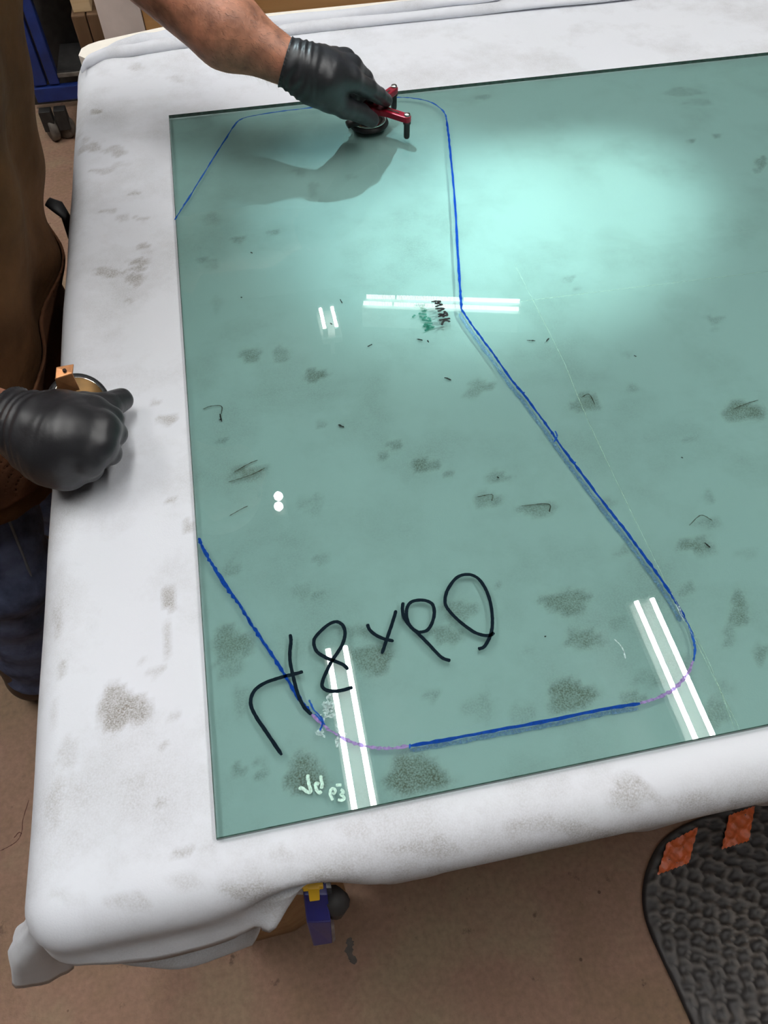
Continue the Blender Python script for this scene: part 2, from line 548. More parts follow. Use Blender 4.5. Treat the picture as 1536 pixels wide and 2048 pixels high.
M = dict(
    cloth=cloth_material(), floor=floor_material(),
    glass=glass_material('tinted_float_glass', (0.722, 0.826, 0.797), 0.055),
    glass_under=glass_material('tinted_glass_underside', (0.722, 0.826, 0.797), 0.0),
    glass_edge=simple('ground_glass_edge', (0.055, 0.11, 0.09), 0.25, var=0.4, scale=120),
    blue_ink=ink('blue_marker_ink', (0.004, 0.035, 0.24), (0.15, 0.35, 0.85), 0.85),
    thin_blue=ink('thin_blue_marker_ink', (0.01, 0.07, 0.36), (0.3, 0.5, 0.9), 0.72),
    blue_shadow=ink('painted_line_shadow', (0.30, 0.45, 0.82), (0.8, 0.9, 1.0), 0.30),  # tint for the painted shadow of the marker lines
    purple_ink=ink('pale_purple_ink', (0.34, 0.22, 0.50), (0.7, 0.6, 0.9), 0.6),
    black_ink=ink('black_marker_ink', (0.006, 0.012, 0.018), (0.1, 0.1, 0.1), 1.0),
    mark_ink=ink('smudged_black_ink', (0.02, 0.016, 0.018), (0.35, 0.3, 0.3), 0.75),
    green_ink=ink('faded_green_ink', (0.02, 0.16, 0.13), (0.4, 0.75, 0.62), 0.5),
    fleck_ink=ink('faded_pen_fleck', (0.05, 0.04, 0.03), (0.6, 0.55, 0.5), 0.45),
    white_ink=ink('white_crayon', (0.62, 0.9, 0.78), (0.9, 1, 0.95), 0.85),
    chalk=ink('chalky_smear', (0.75, 0.92, 0.92), (1, 1, 1), 0.42),
    scratch=ink('fine_scratch', (0.42, 0.62, 0.5), (0.9, 0.95, 0.9), 0.35),
    tube=emit('fluorescent_tube_glow', (1.0, 0.985, 0.96), TUBE),
    led=emit('led_strip_glow', (0.96, 1.0, 0.97), 12.0),
    bulb=emit('bulb_glow', (1.0, 0.98, 0.94), 60.0),
    window=emit('daylight_in_frosted_pane', (0.62, 0.88, 1.0), 3.0),
    housing=simple('white_enamel', (0.7, 0.7, 0.68), 0.4),
    ceiling=simple('dull_roof_sheet', (0.11, 0.12, 0.12), 0.8, scale=3),
    wall=simple('painted_block_wall', (0.16, 0.165, 0.17), 0.8, scale=3),
    skin=simple('skin', (0.36, 0.150, 0.088), 0.52, var=0.38, scale=46, bump=0.0012, bscale=130),
    hair=simple('dark_body_hair', (0.07, 0.035, 0.02), 0.6),
    nitrile=simple('black_nitrile', (0.0155, 0.0155, 0.018), 0.42, var=0.2, scale=30, bump=0.0007, bscale=70, spec=0.5),
    canvas=simple('brown_duck_canvas', (0.085, 0.040, 0.0165), 0.9, var=0.3, scale=12, bump=0.003, bscale=35, spec=0.1),
    canvas_dark=simple('russet_canvas', (0.085, 0.036, 0.018), 0.9, var=0.35, scale=14, bump=0.003, bscale=40, spec=0.1),
    seam=simple('dark_thread', (0.035, 0.015, 0.010), 0.9),
    denim=simple('dark_denim', (0.10, 0.125, 0.22), 0.9, var=0.5, scale=25, bump=0.003, bscale=60, spec=0.1),
    thread=simple('pale_stitching', (0.20, 0.22, 0.26), 0.9),
    boot=simple('brown_boot_leather', (0.05, 0.03, 0.018), 0.6),
    shirt=simple('dark_cotton_shirt', (0.05, 0.05, 0.055), 0.9),
    red=simple('red_anodised_metal', (0.27, 0.006, 0.022), 0.32, metal=0.35, var=0.15, scale=60),
    chrome=simple('chrome', (0.78, 0.76, 0.72), 0.12, metal=1.0, var=0.05),
    rubber=simple('black_rubber', (0.007, 0.007, 0.008), 0.6, var=0.2),
    copper=simple('worn_copper', (0.52, 0.235, 0.10), 0.38, metal=0.65, var=0.25, scale=50),
    bronze=simple('dark_bronze', (0.14, 0.075, 0.02), 0.4, metal=0.6, var=0.3, scale=40),
    yellow=simple('yellow_plastic', (0.74, 0.44, 0.025), 0.45, var=0.08),
    clampblue=simple('deep_blue_plastic', (0.020, 0.024, 0.17), 0.4, var=0.1),
    grip=simple('dark_grip_rubber', (0.03, 0.028, 0.028), 0.7, var=0.3),
    steel=simple('scuffed_steel', (0.30, 0.29, 0.30), 0.45, metal=0.8, var=0.5, scale=90),
    mat_rubber=dusty_rubber(),
    orange=simple('orange_tape', (0.85, 0.17, 0.055), 0.35, var=0.22, scale=60, bump=0.0015, bscale=70),
    plywood=wood('plywood', (0.33, 0.19, 0.085), (0.50, 0.32, 0.16), 5, 0),
    timber=wood('rough_timber', (0.07, 0.036, 0.016), (0.13, 0.07, 0.033), 5, 2),
    timber_pale=wood('pale_end_timber', (0.55, 0.38, 0.2), (0.72, 0.55, 0.34), 5, 0),
    hardboard=wood('brown_hardboard', (0.46, 0.24, 0.09), (0.60, 0.35, 0.15), 3, 0, 0.4),
    pale_board=simple('pale_pink_board', (0.80, 0.68, 0.62), 0.6, var=0.15, scale=9),
    cream=simple('cream_foam', (0.92, 0.87, 0.78), 0.7, var=0.04),
    rackblue=simple('blue_rack_paint', (0.010, 0.028, 0.16), 0.45, var=0.25, scale=15),
    binblue=simple('blue_bin_plastic', (0.012, 0.09, 0.26), 0.5, var=0.25, scale=15),
    darkmetal=simple('dark_grimy_metal', (0.018, 0.017, 0.016), 0.6, var=0.5),
    greymetal=simple('grey_grimy_metal', (0.12, 0.105, 0.09), 0.6, var=0.4),
    oil=simple('dried_oil', (0.05, 0.035, 0.025), 0.5, var=0.4, scale=60),
    crack=simple('crack_grit', (0.10, 0.035, 0.025), 0.9),  # plain dark tone for the crack ribbons
)

# ------------------------------------------------------------------ setting
FZ = -Z0
def slab(name, lo, hi, mat):
    o = MB().box(lo, hi).build(name, mat)
    return tag(o, kind='structure')
slab('floor', (-5, -5, FZ - 0.1), (7, 4.75, FZ), M['floor'])
slab('ceiling', (-5, -5, 3.22), (7, 4.75, 3.32), M['ceiling'])
slab('wall_left', (-5.1, -5, FZ), (-5, 4.75, 3.22), M['wall'])
slab('wall_right', (7, -5, FZ), (7.1, 4.75, 3.22), M['wall'])
slab('wall_front', (-5, -5.1, FZ), (7, -5, 3.22), M['wall'])
slab('wall_back', (-5, 4.65, FZ), (7, 4.75, 3.22), M['wall'])
# ------------------------------------------------------------------ ceiling lights
def fixture(x, y0, y1, label, gap=0.092, group=None, tubes='tube', rad=0.0135):
    t = thing('ceiling_light', (x, (y0 + y1) / 2, HC + 0.06), label, 'ceiling light', group)
    h = MB()
    h.box((x - 0.075, y0 - 0.02, HC + 0.05), (x + 0.075, y1 + 0.02, HC + 0.1), 0.006)
    h.box((x - 0.015, y0, HC + 0.1), (x + 0.015, y0 + 0.03, HC + 0.22)).box((x - 0.015, y1 - 0.03, HC + 0.1), (x + 0.015, y1, HC + 0.22))
    h.build('housing', M['housing'], t)
    for s_ in (-1, 1):
        xx = x + s_ * gap / 2
        MB().tube([(xx, y0 + 0.01, HC), (xx, y1 - 0.01, HC)], rad, 8).build('tube', M[tubes], t, True)
        for yy in (y0, y1):
            d = 0.014 if yy == y0 else -0.014
            MB().box((xx - 0.018, min(yy, yy + d), HC - 0.02), (xx + 0.018, max(yy, yy + d), HC + 0.052)).build('lamp_holder', M['housing'], t)
    return t
fixture(0.175, -0.90, 1.52, 'twin tube ceiling light reflected over the black handwriting')
fixture(1.885, -0.95, 1.47, 'twin tube ceiling light reflected near the glass\'s lower right')
G = 'twin tube ceiling lights added outside the picture'
for (x, y0, lb) in ((-1.55, 0.1, 'added unseen twin tube light above the floor left of the worker'), (-1.9, 2.0, 'added unseen twin tube light over the blue rack aisle')):
    fixture(x, y0, y0 + 1.82, lb, group=G)  # unseen fixtures, added to light the left side and its floor
# short vertical pair
a = U(643, 615, -HC); b_ = U(643, 665, -HC); a2 = U(667, 615, -HC)
fixture((a[0] + a2[0]) / 2 - 0.01, b_[1], a[1], 'short twin tube light whose reflection stands left of the ribbed one', gap=abs(a2[0] - a[0]), rad=0.011)
# ribbed double strip that runs across
t = thing('strip_light', (1.37, 4.08, HC), 'ribbed double strip light reflected behind the scribbled word', 'ceiling light')
for (p, q) in (((733, 593), (1040, 602)), ((727, 606), (1038, 618))):
    A = U(*p, -HC); B = U(*q, -HC)
    A = np.array([A[0], A[1], HC]); B = np.array([B[0], B[1], HC])
    d = (B - A); Lg = np.linalg.norm(d); d /= Lg
    nseg = 96
    mb = MB(); cp = MB()
    for k in range(nseg):
        if k in (18, 60): continue
        mb.tube([A + d * Lg * (k + 0.03) / nseg, A + d * Lg * (k + 0.74) / nseg], 0.0155, 8)
    o = mb.build('led_ribs', M['led'], t); o['kind'] = 'stuff'
    nrm = np.array([-d[1], d[0], 0])
    R3 = np.array([[d[0], -d[1], 0], [d[1], d[0], 0], [0, 0, 1]])
    c = (A + B) / 2
    cp.box(c + [-Lg / 2 - .01, -0.03, 0.022], c + [Lg / 2 + .01, 0.03, 0.2], rot=R3)
    cp.build('housing', M['housing'], t)
# pair of round bulbs
bp = U(557, 1003, -HC)
t = thing('bulb_fixture', (bp[0], bp[1], HC), 'pair of round bulbs reflected as a white dot on the left of the glass', 'lamp')
for dy in (-0.035, 0.04):
    MB().lathe((bp[0] + dy * 0.1, bp[1] + dy, HC), [(0.004, -0.028), (0.019, -0.022), (0.027, -0.005), (0.026, 0.01), (0.014, 0.03)], 16).build('bulb', M['bulb'], t, True)
MB().box((bp[0] - 0.04, bp[1] - 0.08, HC + 0.031), (bp[0] + 0.04, bp[1] + 0.09, HC + 0.23), 0.01).build('lamp_base', M['darkmetal'], t)
dvb = BULB_AIM - np.array([bp[0], bp[1], HC]); dvb /= np.linalg.norm(dvb)
bo2.rotation_euler = Vector(dvb).to_track_quat('-Z', 'Y').to_euler()
bo2.parent = t; bo2.location = Vector(dvb * 0.06)
# the work lamp
t = thing('work_lamp', LAMP, 'work lamp on a stand right of the table throwing a bright pool on the glass', 'lamp')
dv = (LAMP - LAMP_AIM) / np.linalg.norm(LAMP - LAMP_AIM)
MB().lathe(LAMP, [(0.075, 0.0), (0.07, 0.02), (0.05, 0.09), (0.025, 0.12)], 24, dv).build('lamp_head', M['darkmetal'], t, True)
sp = LAMP + dv * 0.12
MB().tube([sp, sp + [0.1, 0.08, 0.0], sp + [0.33, 0.2, -0.2], (sp[0] + 0.33, sp[1] + 0.2, FZ + 0.03)], 0.012, 8).build('pole', M['steel'], t, True)
MB().lathe((sp[0] + 0.33, sp[1] + 0.2, FZ), [(0.2, 0.0), (0.2, 0.015), (0.03, 0.03)], 24).build('base', M['darkmetal'], t)
LAMP_HEAD = t
# move light just in front of the head
so.location = Vector(LAMP - dv * 0.02 + np.array([0, 0, Z0]))
so.parent = t; so.location = Vector(-dv * 0.02)

# ------------------------------------------------------------------ table
X0, X1, Y0, Y1 = -0.177, 2.46, -0.058, 1.60     # outer faces of the cloth
RC = 0.042
tb = thing('work_table', (1.1, 0.75, FZ), 'big work table hidden under the pale stained cloth', 'table')
MB().box((X0 + 0.012, Y0 + 0.036, -0.060), (X1 - 0.012, 1.47, -0.031), 0.008).build('table_top', M['plywood'], tb)
MB().box((X0 + 0.03, Y0 + 0.038, -0.03), (X1 - 0.03, 1.40, -0.0165), 0.006).build('padding', M['cream'], tb)
# plywood leg box seen below the front hem
leg = [tuple(U(x, y, FZ)[:2]) for x, y in ((488, 1889), (590, 1862), (694, 1790))]
leg.append((leg[0][0] + leg[2][0] - leg[1][0], leg[0][1] + leg[2][1] - leg[1][1]))
MB().prism(leg, FZ, -0.06).build('leg', M['plywood'], tb)
for (x, y) in ((-0.08, 1.3), (2.2, 0.12), (2.2, 1.3)):
    MB().box((x - .06, y - .06, FZ), (x + .06, y + .06, -0.06), .004).build('leg', M['timber'], tb)
MB().box((-0.0, 0.5, -0.16), (2.14, 0.56, -0.06)).build('rail', M['timber'], tb)
# cream edge at the far side
ed = [(-0.168, 1.500), (-0.163, 1.528), (-0.150, 1.542), (-0.130, 1.553), (-0.06, 1.573), (0.004, 1.590), (0.2, 1.606), (0.54, 1.612), (0.9, 1.63), (1.3, 1.64), (X1, 1.64), (X1, 1.605), (1.3, 1.605), (0.9, 1.595), (0.54, 1.578), (0.2, 1.562), (0.0, 1.542), (-0.05, 1.531), (-0.10, 1.516), (-0.14, 1.500), (-0.155, 1.485)]
MB().prism(ed, -0.040, -0.010).build('cream_edge', M['cream'], tb)

# ------------------------------------------------------------------ tablecloth
STAINS = [
 (175,285,25,8,.6),(225,292,22,7,.5),(235,300,15,6,.5),(205,330,25,6,.45),(240,322,22,4,.35),(270,377,15,4,.45),(283,483,16,5,.7),(290,492,12,8,.2),(275,513,22,6,.7),
 (270,526,18,5,.65),(215,535,30,9,.6),(265,545,20,9,.6),(272,556,7,8,.45),(260,592,14,4,.35),(212,413,20,4,.5),(243,428,10,9,.45),(280,428,16,4,.5),(190,213,11,5,.7),
 (330,830,20,10,.7),(338,992,9,8,.5),(372,1045,12,14,.5),(308,795,7,7,.4),(240,1412,50,42,.97),(222,1425,22,22,.35),(333,1190,14,25,.75),(330,1265,7,34,.45),(305,1335,18,10,.4),
 (280,1317,10,7,.4),(325,1485,8,9,.55),(318,1605,9,11,.55),(360,1702,18,11,.6),(125,1500,22,30,.28),(100,1600,14,60,.22),(95,1420,8,40,.25),(105,1220,8,40,.25),(115,1330,5,30,.4),(345,1425,10,10,.35),
 (270,125,14,6,.3),(350,148,18,7,.25),(165,270,10,8,.3),(165,125,20,8,.2),(150,250,8,8,.3),
 (630,741,24,12,.75),(560,700,17,15,.45),(500,702,22,14,.55),(963,764,26,14,.55),(943,780,16,10,.45),(1175,797,28,20,.7),(1160,782,12,8,.4),(1490,815,42,20,.75),(1505,806,14,8,.4),(1435,630,20,7,.45),(1432,650,10,6,.25),
 (850,922,30,13,.65),(898,939,13,7,.6),(790,883,16,7,.6),(765,905,13,7,.6),(1000,947,28,11,.65),(975,990,30,14,.65),(1078,1010,40,13,.6),(500,935,36,13,.6),(475,950,20,6,.4),(620,1000,28,18,.32),
 (1215,1000,20,15,.4),(1425,1040,26,9,.4),(1400,1082,36,13,.75),(1420,1095,20,12,.3),(1250,1095,16,9,.55),(1135,1197,48,24,.75),(1000,1165,15,6,.45),(1170,1270,38,18,.6),(920,1215,36,20,.65),
 (895,1265,35,18,.65),(745,1310,42,30,.78),(715,1255,30,14,.5),(460,1280,40,32,.8),(455,1330,30,22,.5),(1382,1170,16,9,.5),(1483,1212,16,38,.6),(1465,1265,14,26,.5),(1530,1300,14,20,.55),(1440,1420,26,30,.5),
 (1145,1385,46,30,.85),(1265,1390,28,13,.55),(1300,1350,30,15,.4),(610,1545,40,38,.95),(830,1545,62,40,.95),(520,1545,11,14,.6),(472,1535,12,10,.6),(525,1520,14,5,.55),(460,1130,18,14,.45),
 (1045,1425,25,26,.3),(960,1410,34,28,.3),(865,1385,15,15,.35),(600,1175,20,12,.3),(640,1185,14,5,.4),(645,1110,16,14,.35),(900,1560,30,14,.3),(1385,272,8,4,.7),(1435,262,9,5,.7),(1525,315,12,12,.75),(1518,330,8,6,.5),
 (1370,175,40,8,.35),(1400,195,30,6,.3),(965,185,20,5,.4),(1140,548,12,6,.45),(1152,568,8,3,.45),(625,368,10,16,.35),(600,335,14,8,.35),(420,430,20,12,.3),(475,470,14,7,.55),(410,512,18,6,.45),(545,455,14,5,.3),
 (700,345,12,5,.3),(420,520,14,10,.25),(430,600,10,20,.25),(480,1395,22,30,.3),(1360,1325,30,22,.35),(1240,1240,14,14,.3),(1380,870,14,5,.35),(1260,700,10,6,.3),(1270,770,14,8,.4),(1420,985,14,12,.4),(1500,1100,24,10,.25),
 (1270,1578,42,34,.55),(1500,1590,20,10,.4),(700,1650,40,14,.22),(860,1690,70,16,.32),(1100,1640,80,14,.28),(1400,1590,70,14,.28),(500,1780,60,18,.4),(620,1745,40,10,.35),(370,1760,40,16,.3),(250,1800,50,16,.3),(420,1690,14,14,.2),
 (270,1560,40,12,.15),(560,1700,20,14,.3),(960,1725,80,10,.4),(1200,1650,60,10,.35),(130,1790,40,10,.25),(1460,1370,20,12,.3),(440,870,10,4,.6),(640,840,9,7,.55),(683,842,8,6,.6),(1060,1290,10,8,.25),(800,590,14,5,.15)]


def stain_value(x, y):
    v = np.zeros_like(x)
    for (cx, cy, rx, ry, s_) in STAINS:
        c = U(cx, cy); ax_ = U(cx + rx, cy) - c; ay_ = U(cx, cy + ry) - c
        A = np.array([[ax_[0], ay_[0]], [ax_[1], ay_[1]]])
        Ai = np.linalg.inv(A)
        dx, dy = x - c[0], y - c[1]
        near = (abs(dx) < 0.25) & (abs(dy) < 0.25)
        p = Ai[0, 0] * dx[near] + Ai[0, 1] * dy[near]; q = Ai[1, 0] * dx[near] + Ai[1, 1] * dy[near]
        # slightly lobed outline
        th = np.arctan2(q, p); k = 1 + 0.16 * np.sin(3 * th + cx) + 0.09 * np.sin(5 * th + cy)
        d = np.sqrt(p * p + q * q) / k
        f = np.clip((1.22 - d) / 0.42, 0, 1); f = f * f * (3 - 2 * f) * s_
        v[near] = np.maximum(v[near], f) + 0.25 * np.minimum(v[near], f)
    return v


def crease_y(x):
    xs = [-0.2, -0.165, -0.12, 0.06, 0.40, 0.79, 1.25, 2.5]
    return np.interp(x, xs, [1.36, 1.405, 1.438, 1.463, 1.474, 1.478, 1.47, 1.46])


def top_z(x, y):
    z = np.full_like(x, -0.0082)
    # rolled fold along the far edge
    d = y - crease_y(x) - 0.022
    z = z + 0.004 / (1 + np.exp(-d / 0.006))
    # gentle waves off the glass only
    off = np.clip((-0.012 - x) / 0.05, 0, 1) + np.clip((-0.012 - y) / 0.03, 0, 1)
    off = np.clip(off, 0, 1)
    z = z + off * (0.0016 * np.sin(x * 70 + 3 * np.sin(y * 5)) * np.sin(y * 9 + 1) + 0.0010 * np.sin(y * 31 + x * 25))
    return z


cx0, cx1, cy0, cy1 = X0 + RC, X1 - RC, Y0 + RC, Y1 - RC
gx = np.concatenate([np.arange(cx0, 1.3, 0.0065), np.arange(1.3, cx1, 0.02), [cx1]])
gy = np.concatenate([np.arange(cy0, cy1, 0.0065), [cy1]])
nx, ny = len(gx), len(gy)
XX, YY = np.meshgrid(gx, gy, indexing='ij')
ZZ = top_z(XX, YY)
VV = [np.stack([XX.ravel(), YY.ravel(), ZZ.ravel()], 1)]
FF = []
ii, jj = np.meshgrid(np.arange(nx - 1), np.arange(ny - 1), indexing='ij')
a0 = (ii * ny + jj).ravel()
FF.append(np.stack([a0, a0 + ny, a0 + ny + 1, a0 + 1], 1))
# perimeter (counter-clockwise): index of core vertex, direction of the drop
per = []
for i in range(nx): per.append((i * ny, (0, -1)))
for k in range(1, 9): q = -math.pi / 2 + k * math.pi / 18; per.append(((nx - 1) * ny, (math.cos(q), math.sin(q))))
for j in range(ny): per.append(((nx - 1) * ny + j, (1, 0)))
for k in range(1, 9): q = k * math.pi / 18; per.append(((nx - 1) * ny + ny - 1, (math.cos(q), math.sin(q))))
for i in range(nx - 1, -1, -1): per.append((i * ny + ny - 1, (0, 1)))
for k in range(1, 9): q = math.pi / 2 + k * math.pi / 18; per.append((ny - 1, (math.cos(q), math.sin(q))))
for j in range(ny - 1, -1, -1): per.append((j, (-1, 0)))
for k in range(1, 9): q = math.pi + k * math.pi / 18; per.append((0, (math.cos(q), math.sin(q))))
core = VV[0]
np_ = len(per)
cidx = np.array([p[0] for p in per]); dirs = np.array([p[1] for p in per], float)
cp = core[cidx]
xs = cp[:, 0] + dirs[:, 0] * RC; ys = cp[:, 1] + dirs[:, 1] * RC
front = np.clip(-dirs[:, 1], 0, 1)
# how far the skirt hangs
Lf = np.interp(cp[:, 0], [-0.2, -0.13, -0.09, -0.055, -0.02, -0.005, 0.008, 0.02, 0.045, 0.07, 0.12, 0.3, 0.6, 1.3, 2.5],
               [.13, .15, .19, .22, .215, .20, .15, .105, .062, .036, .040, .046, .052, .065, .08])
Lf = Lf + 0.004 * np.sin(cp[:, 0] * 60) + 0.003 * np.sin(cp[:, 0] * 143)
Ls = np.full(np_, 0.14)
Lb = np.full(np_, 0.004)
wfr = front ** 2; wb = np.clip(dirs[:, 1], 0, 1) ** 2; ws = dirs[:, 0] ** 2
Lh = wfr * Lf + wb * Lb + ws * Ls
prev = cidx
off = len(core)
nr, nsk = 9, 22
for r_ in range(1, nr + nsk + 1):
    if r_ <= nr:
        q = r_ / nr * math.pi / 2
        h = np.full(np_, RC * math.sin(q)); dz = np.full(np_, RC * (1 - math.cos(q)))
    else:
        t_ = (r_ - nr) / nsk
        h = np.full(np_, RC); dz = RC + t_ * Lh
        # hanging ripples
        amp = 0.004 * t_
        along = cp[:, 0] * np.abs(dirs[:, 1]) + cp[:, 1] * np.abs(dirs[:, 0])
        h = h + amp * np.sin(along * 38 + 1.5 * np.sin(along * 11)) - 0.008 * t_ * front
        # swag that rolls over at the near left corner: out, then sharply in
        sw = np.clip(1 - ((cp[:, 0] + 0.05) / 0.135) ** 2, 0, 1) * front
        zr = 0.050 + 0.042 * np.clip(1 - ((cp[:, 0] + 0.05) / 0.15) ** 2, 0, 1)
        e = (dz - zr)
        h = h + sw * np.where(e < 0, 0.016 * np.exp(-(e / 0.022) ** 2), 0.016 * np.exp(-(e / 0.006) ** 2) - 0.030 * (1 - np.exp(-(e / 0.008) ** 2)) * np.exp(-np.maximum(e, 0) / 0.06))
        e2 = dz - (Lh + RC - 0.045 - 0.25 * np.abs(cp[:, 0] + 0.02) * 0)
        h = h + sw * 0.024 * np.exp(-(e2 / 0.025) ** 2)
    pin = np.exp(-((cp[:, 0] - 0.066) / 0.045) ** 2) * front
    h = h - 0.020 * pin * np.clip((dz - 0.012) / 0.03, 0, 1)
    P3 = np.stack([cp[:, 0] + dirs[:, 0] * h, cp[:, 1] + dirs[:, 1] * h, cp[:, 2] - dz], 1)
    if r_ <= 5:
        P3[:, 2] += 0
    VV.append(P3)
    cur = off + np.arange(np_); off += np_
    nxt = np.roll(np.arange(np_), -1)
    FF.append(np.stack([prev, cur, cur[nxt], prev[nxt]], 1))
    prev = cur
CV = np.concatenate(VV); CF = np.concatenate(FF)
# the far edge runs out of square and the far left corner is pulled round
tgt = np.interp(CV[:, 0], [-0.18, -0.165, -0.14, -0.10, -0.05, 0.0, 0.2, 0.54, 0.9, 1.3, 2.5], [1.470, 1.492, 1.510, 1.526, 1.541, 1.552, 1.572, 1.588, 1.605, 1.615, 1.615])
fy = np.clip((CV[:, 1] - 1.30) / 0.30, 0, 1.0); fy = fy * fy * (3 - 2 * fy)
CV[:, 1] -= (Y1 - tgt) * fy
CFl = [tuple(dict.fromkeys(f)) for f in CF.tolist()]
CFl = [f for f in CFl if len(f) >= 3]
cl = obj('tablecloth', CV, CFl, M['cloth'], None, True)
st = stain_value(CV[:, 0], CV[:, 1])
side = np.clip((-CV[:, 2] - 0.014) / 0.03, 0, 1) * (CV[:, 1] < 0.0)  # front hang: edge grime, deepened to stand in for its shade
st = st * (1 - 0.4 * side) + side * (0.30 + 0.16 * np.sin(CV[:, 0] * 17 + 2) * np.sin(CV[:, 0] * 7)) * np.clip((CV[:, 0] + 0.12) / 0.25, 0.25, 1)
edge = np.exp(-((CV[:, 1] - (Y0 + 0.012)) / 0.016) ** 2) * (CV[:, 1] < 0.02)
st = st + 0.26 * edge * (0.5 + 0.5 * np.sin(CV[:, 0] * 23) * np.sin(CV[:, 0] * 9 + 1)) * (CV[:, 0] > -0.12)
at_ = cl.data.attributes.new('stain', 'FLOAT', 'POINT')  # holds real stains and the shade painted on the front hang
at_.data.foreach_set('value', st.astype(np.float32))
tag(cl, 'pale grey cotton cloth full of brown stains draped over the work table', 'tablecloth')
def rolled(pts, ry, rz, name='rolled_fold'):
    P = spline([A0 for A0 in map(np.array, pts)], 10); K_ = len(P); n_ = 22
    Vr = []; Fr = []
    for i, p in enumerate(P):
        f = i / (K_ - 1)
        a_ = np.interp(f, [0, .06, .2, .5, .8, 1], ry); b_ = np.interp(f, [0, .06, .2, .5, .8, 1], rz)
        for j in range(n_):
            q = 2 * math.pi * j / n_
            # lower front tucked under so the lip overhangs the cloth
            yy = math.cos(q) * a_; zz_ = math.sin(q) * b_ * (1.0 if math.sin(q) > 0 else 0.75)
            Vr.append((p[0] + 0.1 * yy, p[1] + yy + 0.002 * math.sin(f * 31), p[2] + zz_ + 0.0008 * math.sin(f * 47 + q)))
    for i in range(K_ - 1):
        for j in range(n_):
            k = (j + 1) % n_
            Fr.append((i * n_ + j, (i + 1) * n_ + j, (i + 1) * n_ + k, i * n_ + k))
    Fr.append(tuple(range(n_))); Fr.append(tuple((K_ - 1) * n_ + j for j in range(n_))[::-1])
    o = obj(name, Vr, Fr, M['cloth'], cl, True)
    aa = o.data.attributes.new('stain', 'FLOAT', 'POINT')
    aa.data.foreach_set('value', np.full(len(Vr), 0.03, np.float32))
    return o
def cr(x, y, z=0.0): return U(x, y, z)
rolled([cr(163, 142), cr(178, 124), cr(215, 110), cr(290, 98), cr(390, 84), cr(560, 64), cr(800, 36), cr(1060, 12), cr(1300, -12)], [0.004, 0.009, 0.013, 0.015, 0.013, 0.006], [0.004, 0.009, 0.012, 0.013, 0.010, 0.004])
rolled([cr(196, 112), cr(236, 96), cr(290, 84), cr(350, 76), cr(450, 62), cr(640, 38), cr(860, 10), cr(1000, -4)], [0.003, 0.008, 0.014, 0.018, 0.014, 0.005], [0.003, 0.008, 0.014, 0.016, 0.012, 0.004])
# hanging corner tail
ta = U(88, 1824, -0.03); tb_ = U(80, 1880, -0.13); tc_ = U(84, 1930, -0.22)
axp = spline([ta, (ta + tb_) / 2 + [0.004, 0.0, 0], tb_, tc_], 6)
Vt = []; Ft = []
n_ = 28; K = len(axp)
for lay in (0, 1):
    for i, p in enumerate(axp):
        f = i / (K - 1)
        rr = 0.010 + 0.021 * min(1, f * 1.5) ** 0.8 - lay * 0.002
        for j in range(n_):
            q = 2 * math.pi * j / n_
            k = 1 + 0.10 * math.sin(3 * q + 2 * f) + 0.05 * math.sin(7 * q + 5 * f)
            Vt.append(np.array(p) + [rr * k * math.cos(q), 0.62 * rr * k * math.sin(q), 0.008 * math.sin(2 * q) * f])
for lay in (0, 1):
    o_ = lay * K * n_
    for i in range(K - 1):
        for j in range(n_):
            k = (j + 1) % n_
            f = (o_ + i * n_ + j, o_ + i * n_ + k, o_ + (i + 1) * n_ + k, o_ + (i + 1) * n_ + j)
            Ft.append(f if lay == 0 else f[::-1])
for j in range(n_):
    k = (j + 1) % n_
    Ft.append(((K - 1) * n_ + j, (K - 1) * n_ + k, (2 * K - 1) * n_ + k, (2 * K - 1) * n_ + j))
fold = obj('corner_fold', Vt, Ft, M['cloth'], cl, True)
# second layer of cloth hanging by the clamp
hp = [(-0.02, -0.262), (0.0, -0.258), (0.006, -0.235), (0.018, -0.20), (0.045, -0.165), (0.068, -0.15), (0.084, -0.105)]
Vh = []; Fh = []
for i, (x, zb) in enumerate(hp):
    for k in range(8):
        f = k / 7
        Vh.append((x + 0.004 * math.sin(f * 5 + i), Y0 + 0.020 + 0.006 * math.sin(i * 1.3 + f * 3), -0.05 + f * (zb + 0.05)))
for i in range(len(hp) - 1):
    for k in range(7):
        Fh.append((i * 8 + k, (i + 1) * 8 + k, (i + 1) * 8 + k + 1, i * 8 + k + 1))
obj('inner_layer', Vh, Fh, M['cloth'], cl, True)

# ------------------------------------------------------------------ glass pane
GW, GH, GT = 2.286, 1.22, 0.0064
gl = thing('glass_sheet', (GW / 2, GH / 2, -GT), 'large green tinted glass sheet lying on the cloth, drawn with blue marker', 'glass')
bv = 0.0009
Vg = [(bv, bv, 0), (GW - bv, bv, 0), (GW - bv, GH - bv, 0), (bv, GH - bv, 0)]
lo_ = [(0, 0, -bv), (GW, 0, -bv), (GW, GH, -bv), (0, GH, -bv)]
bo_ = [(0, 0, -GT), (GW, 0, -GT), (GW, GH, -GT), (0, GH, -GT)]
Fg = [(0, 1, 2, 3)] + [(i, 4 + i, 4 + (i + 1) % 4, (i + 1) % 4) for i in range(4)] + \
     [(4 + i, 8 + i, 8 + (i + 1) % 4, 4 + (i + 1) % 4) for i in range(4)] + [(11, 10, 9, 8)]
pane = obj('pane', Vg + lo_ + bo_, Fg, M['glass'], gl)
for mm in (M['glass_edge'], M['glass_under'], M['steel']): pane.data.materials.append(mm)
for i, p in enumerate(pane.data.polygons):
    p.material_index = 0 if i == 0 else (1 if i < 9 else 2)


def px(pts): return [U(x, y)[:2] for (x, y) in pts]
ZT = 0.00005
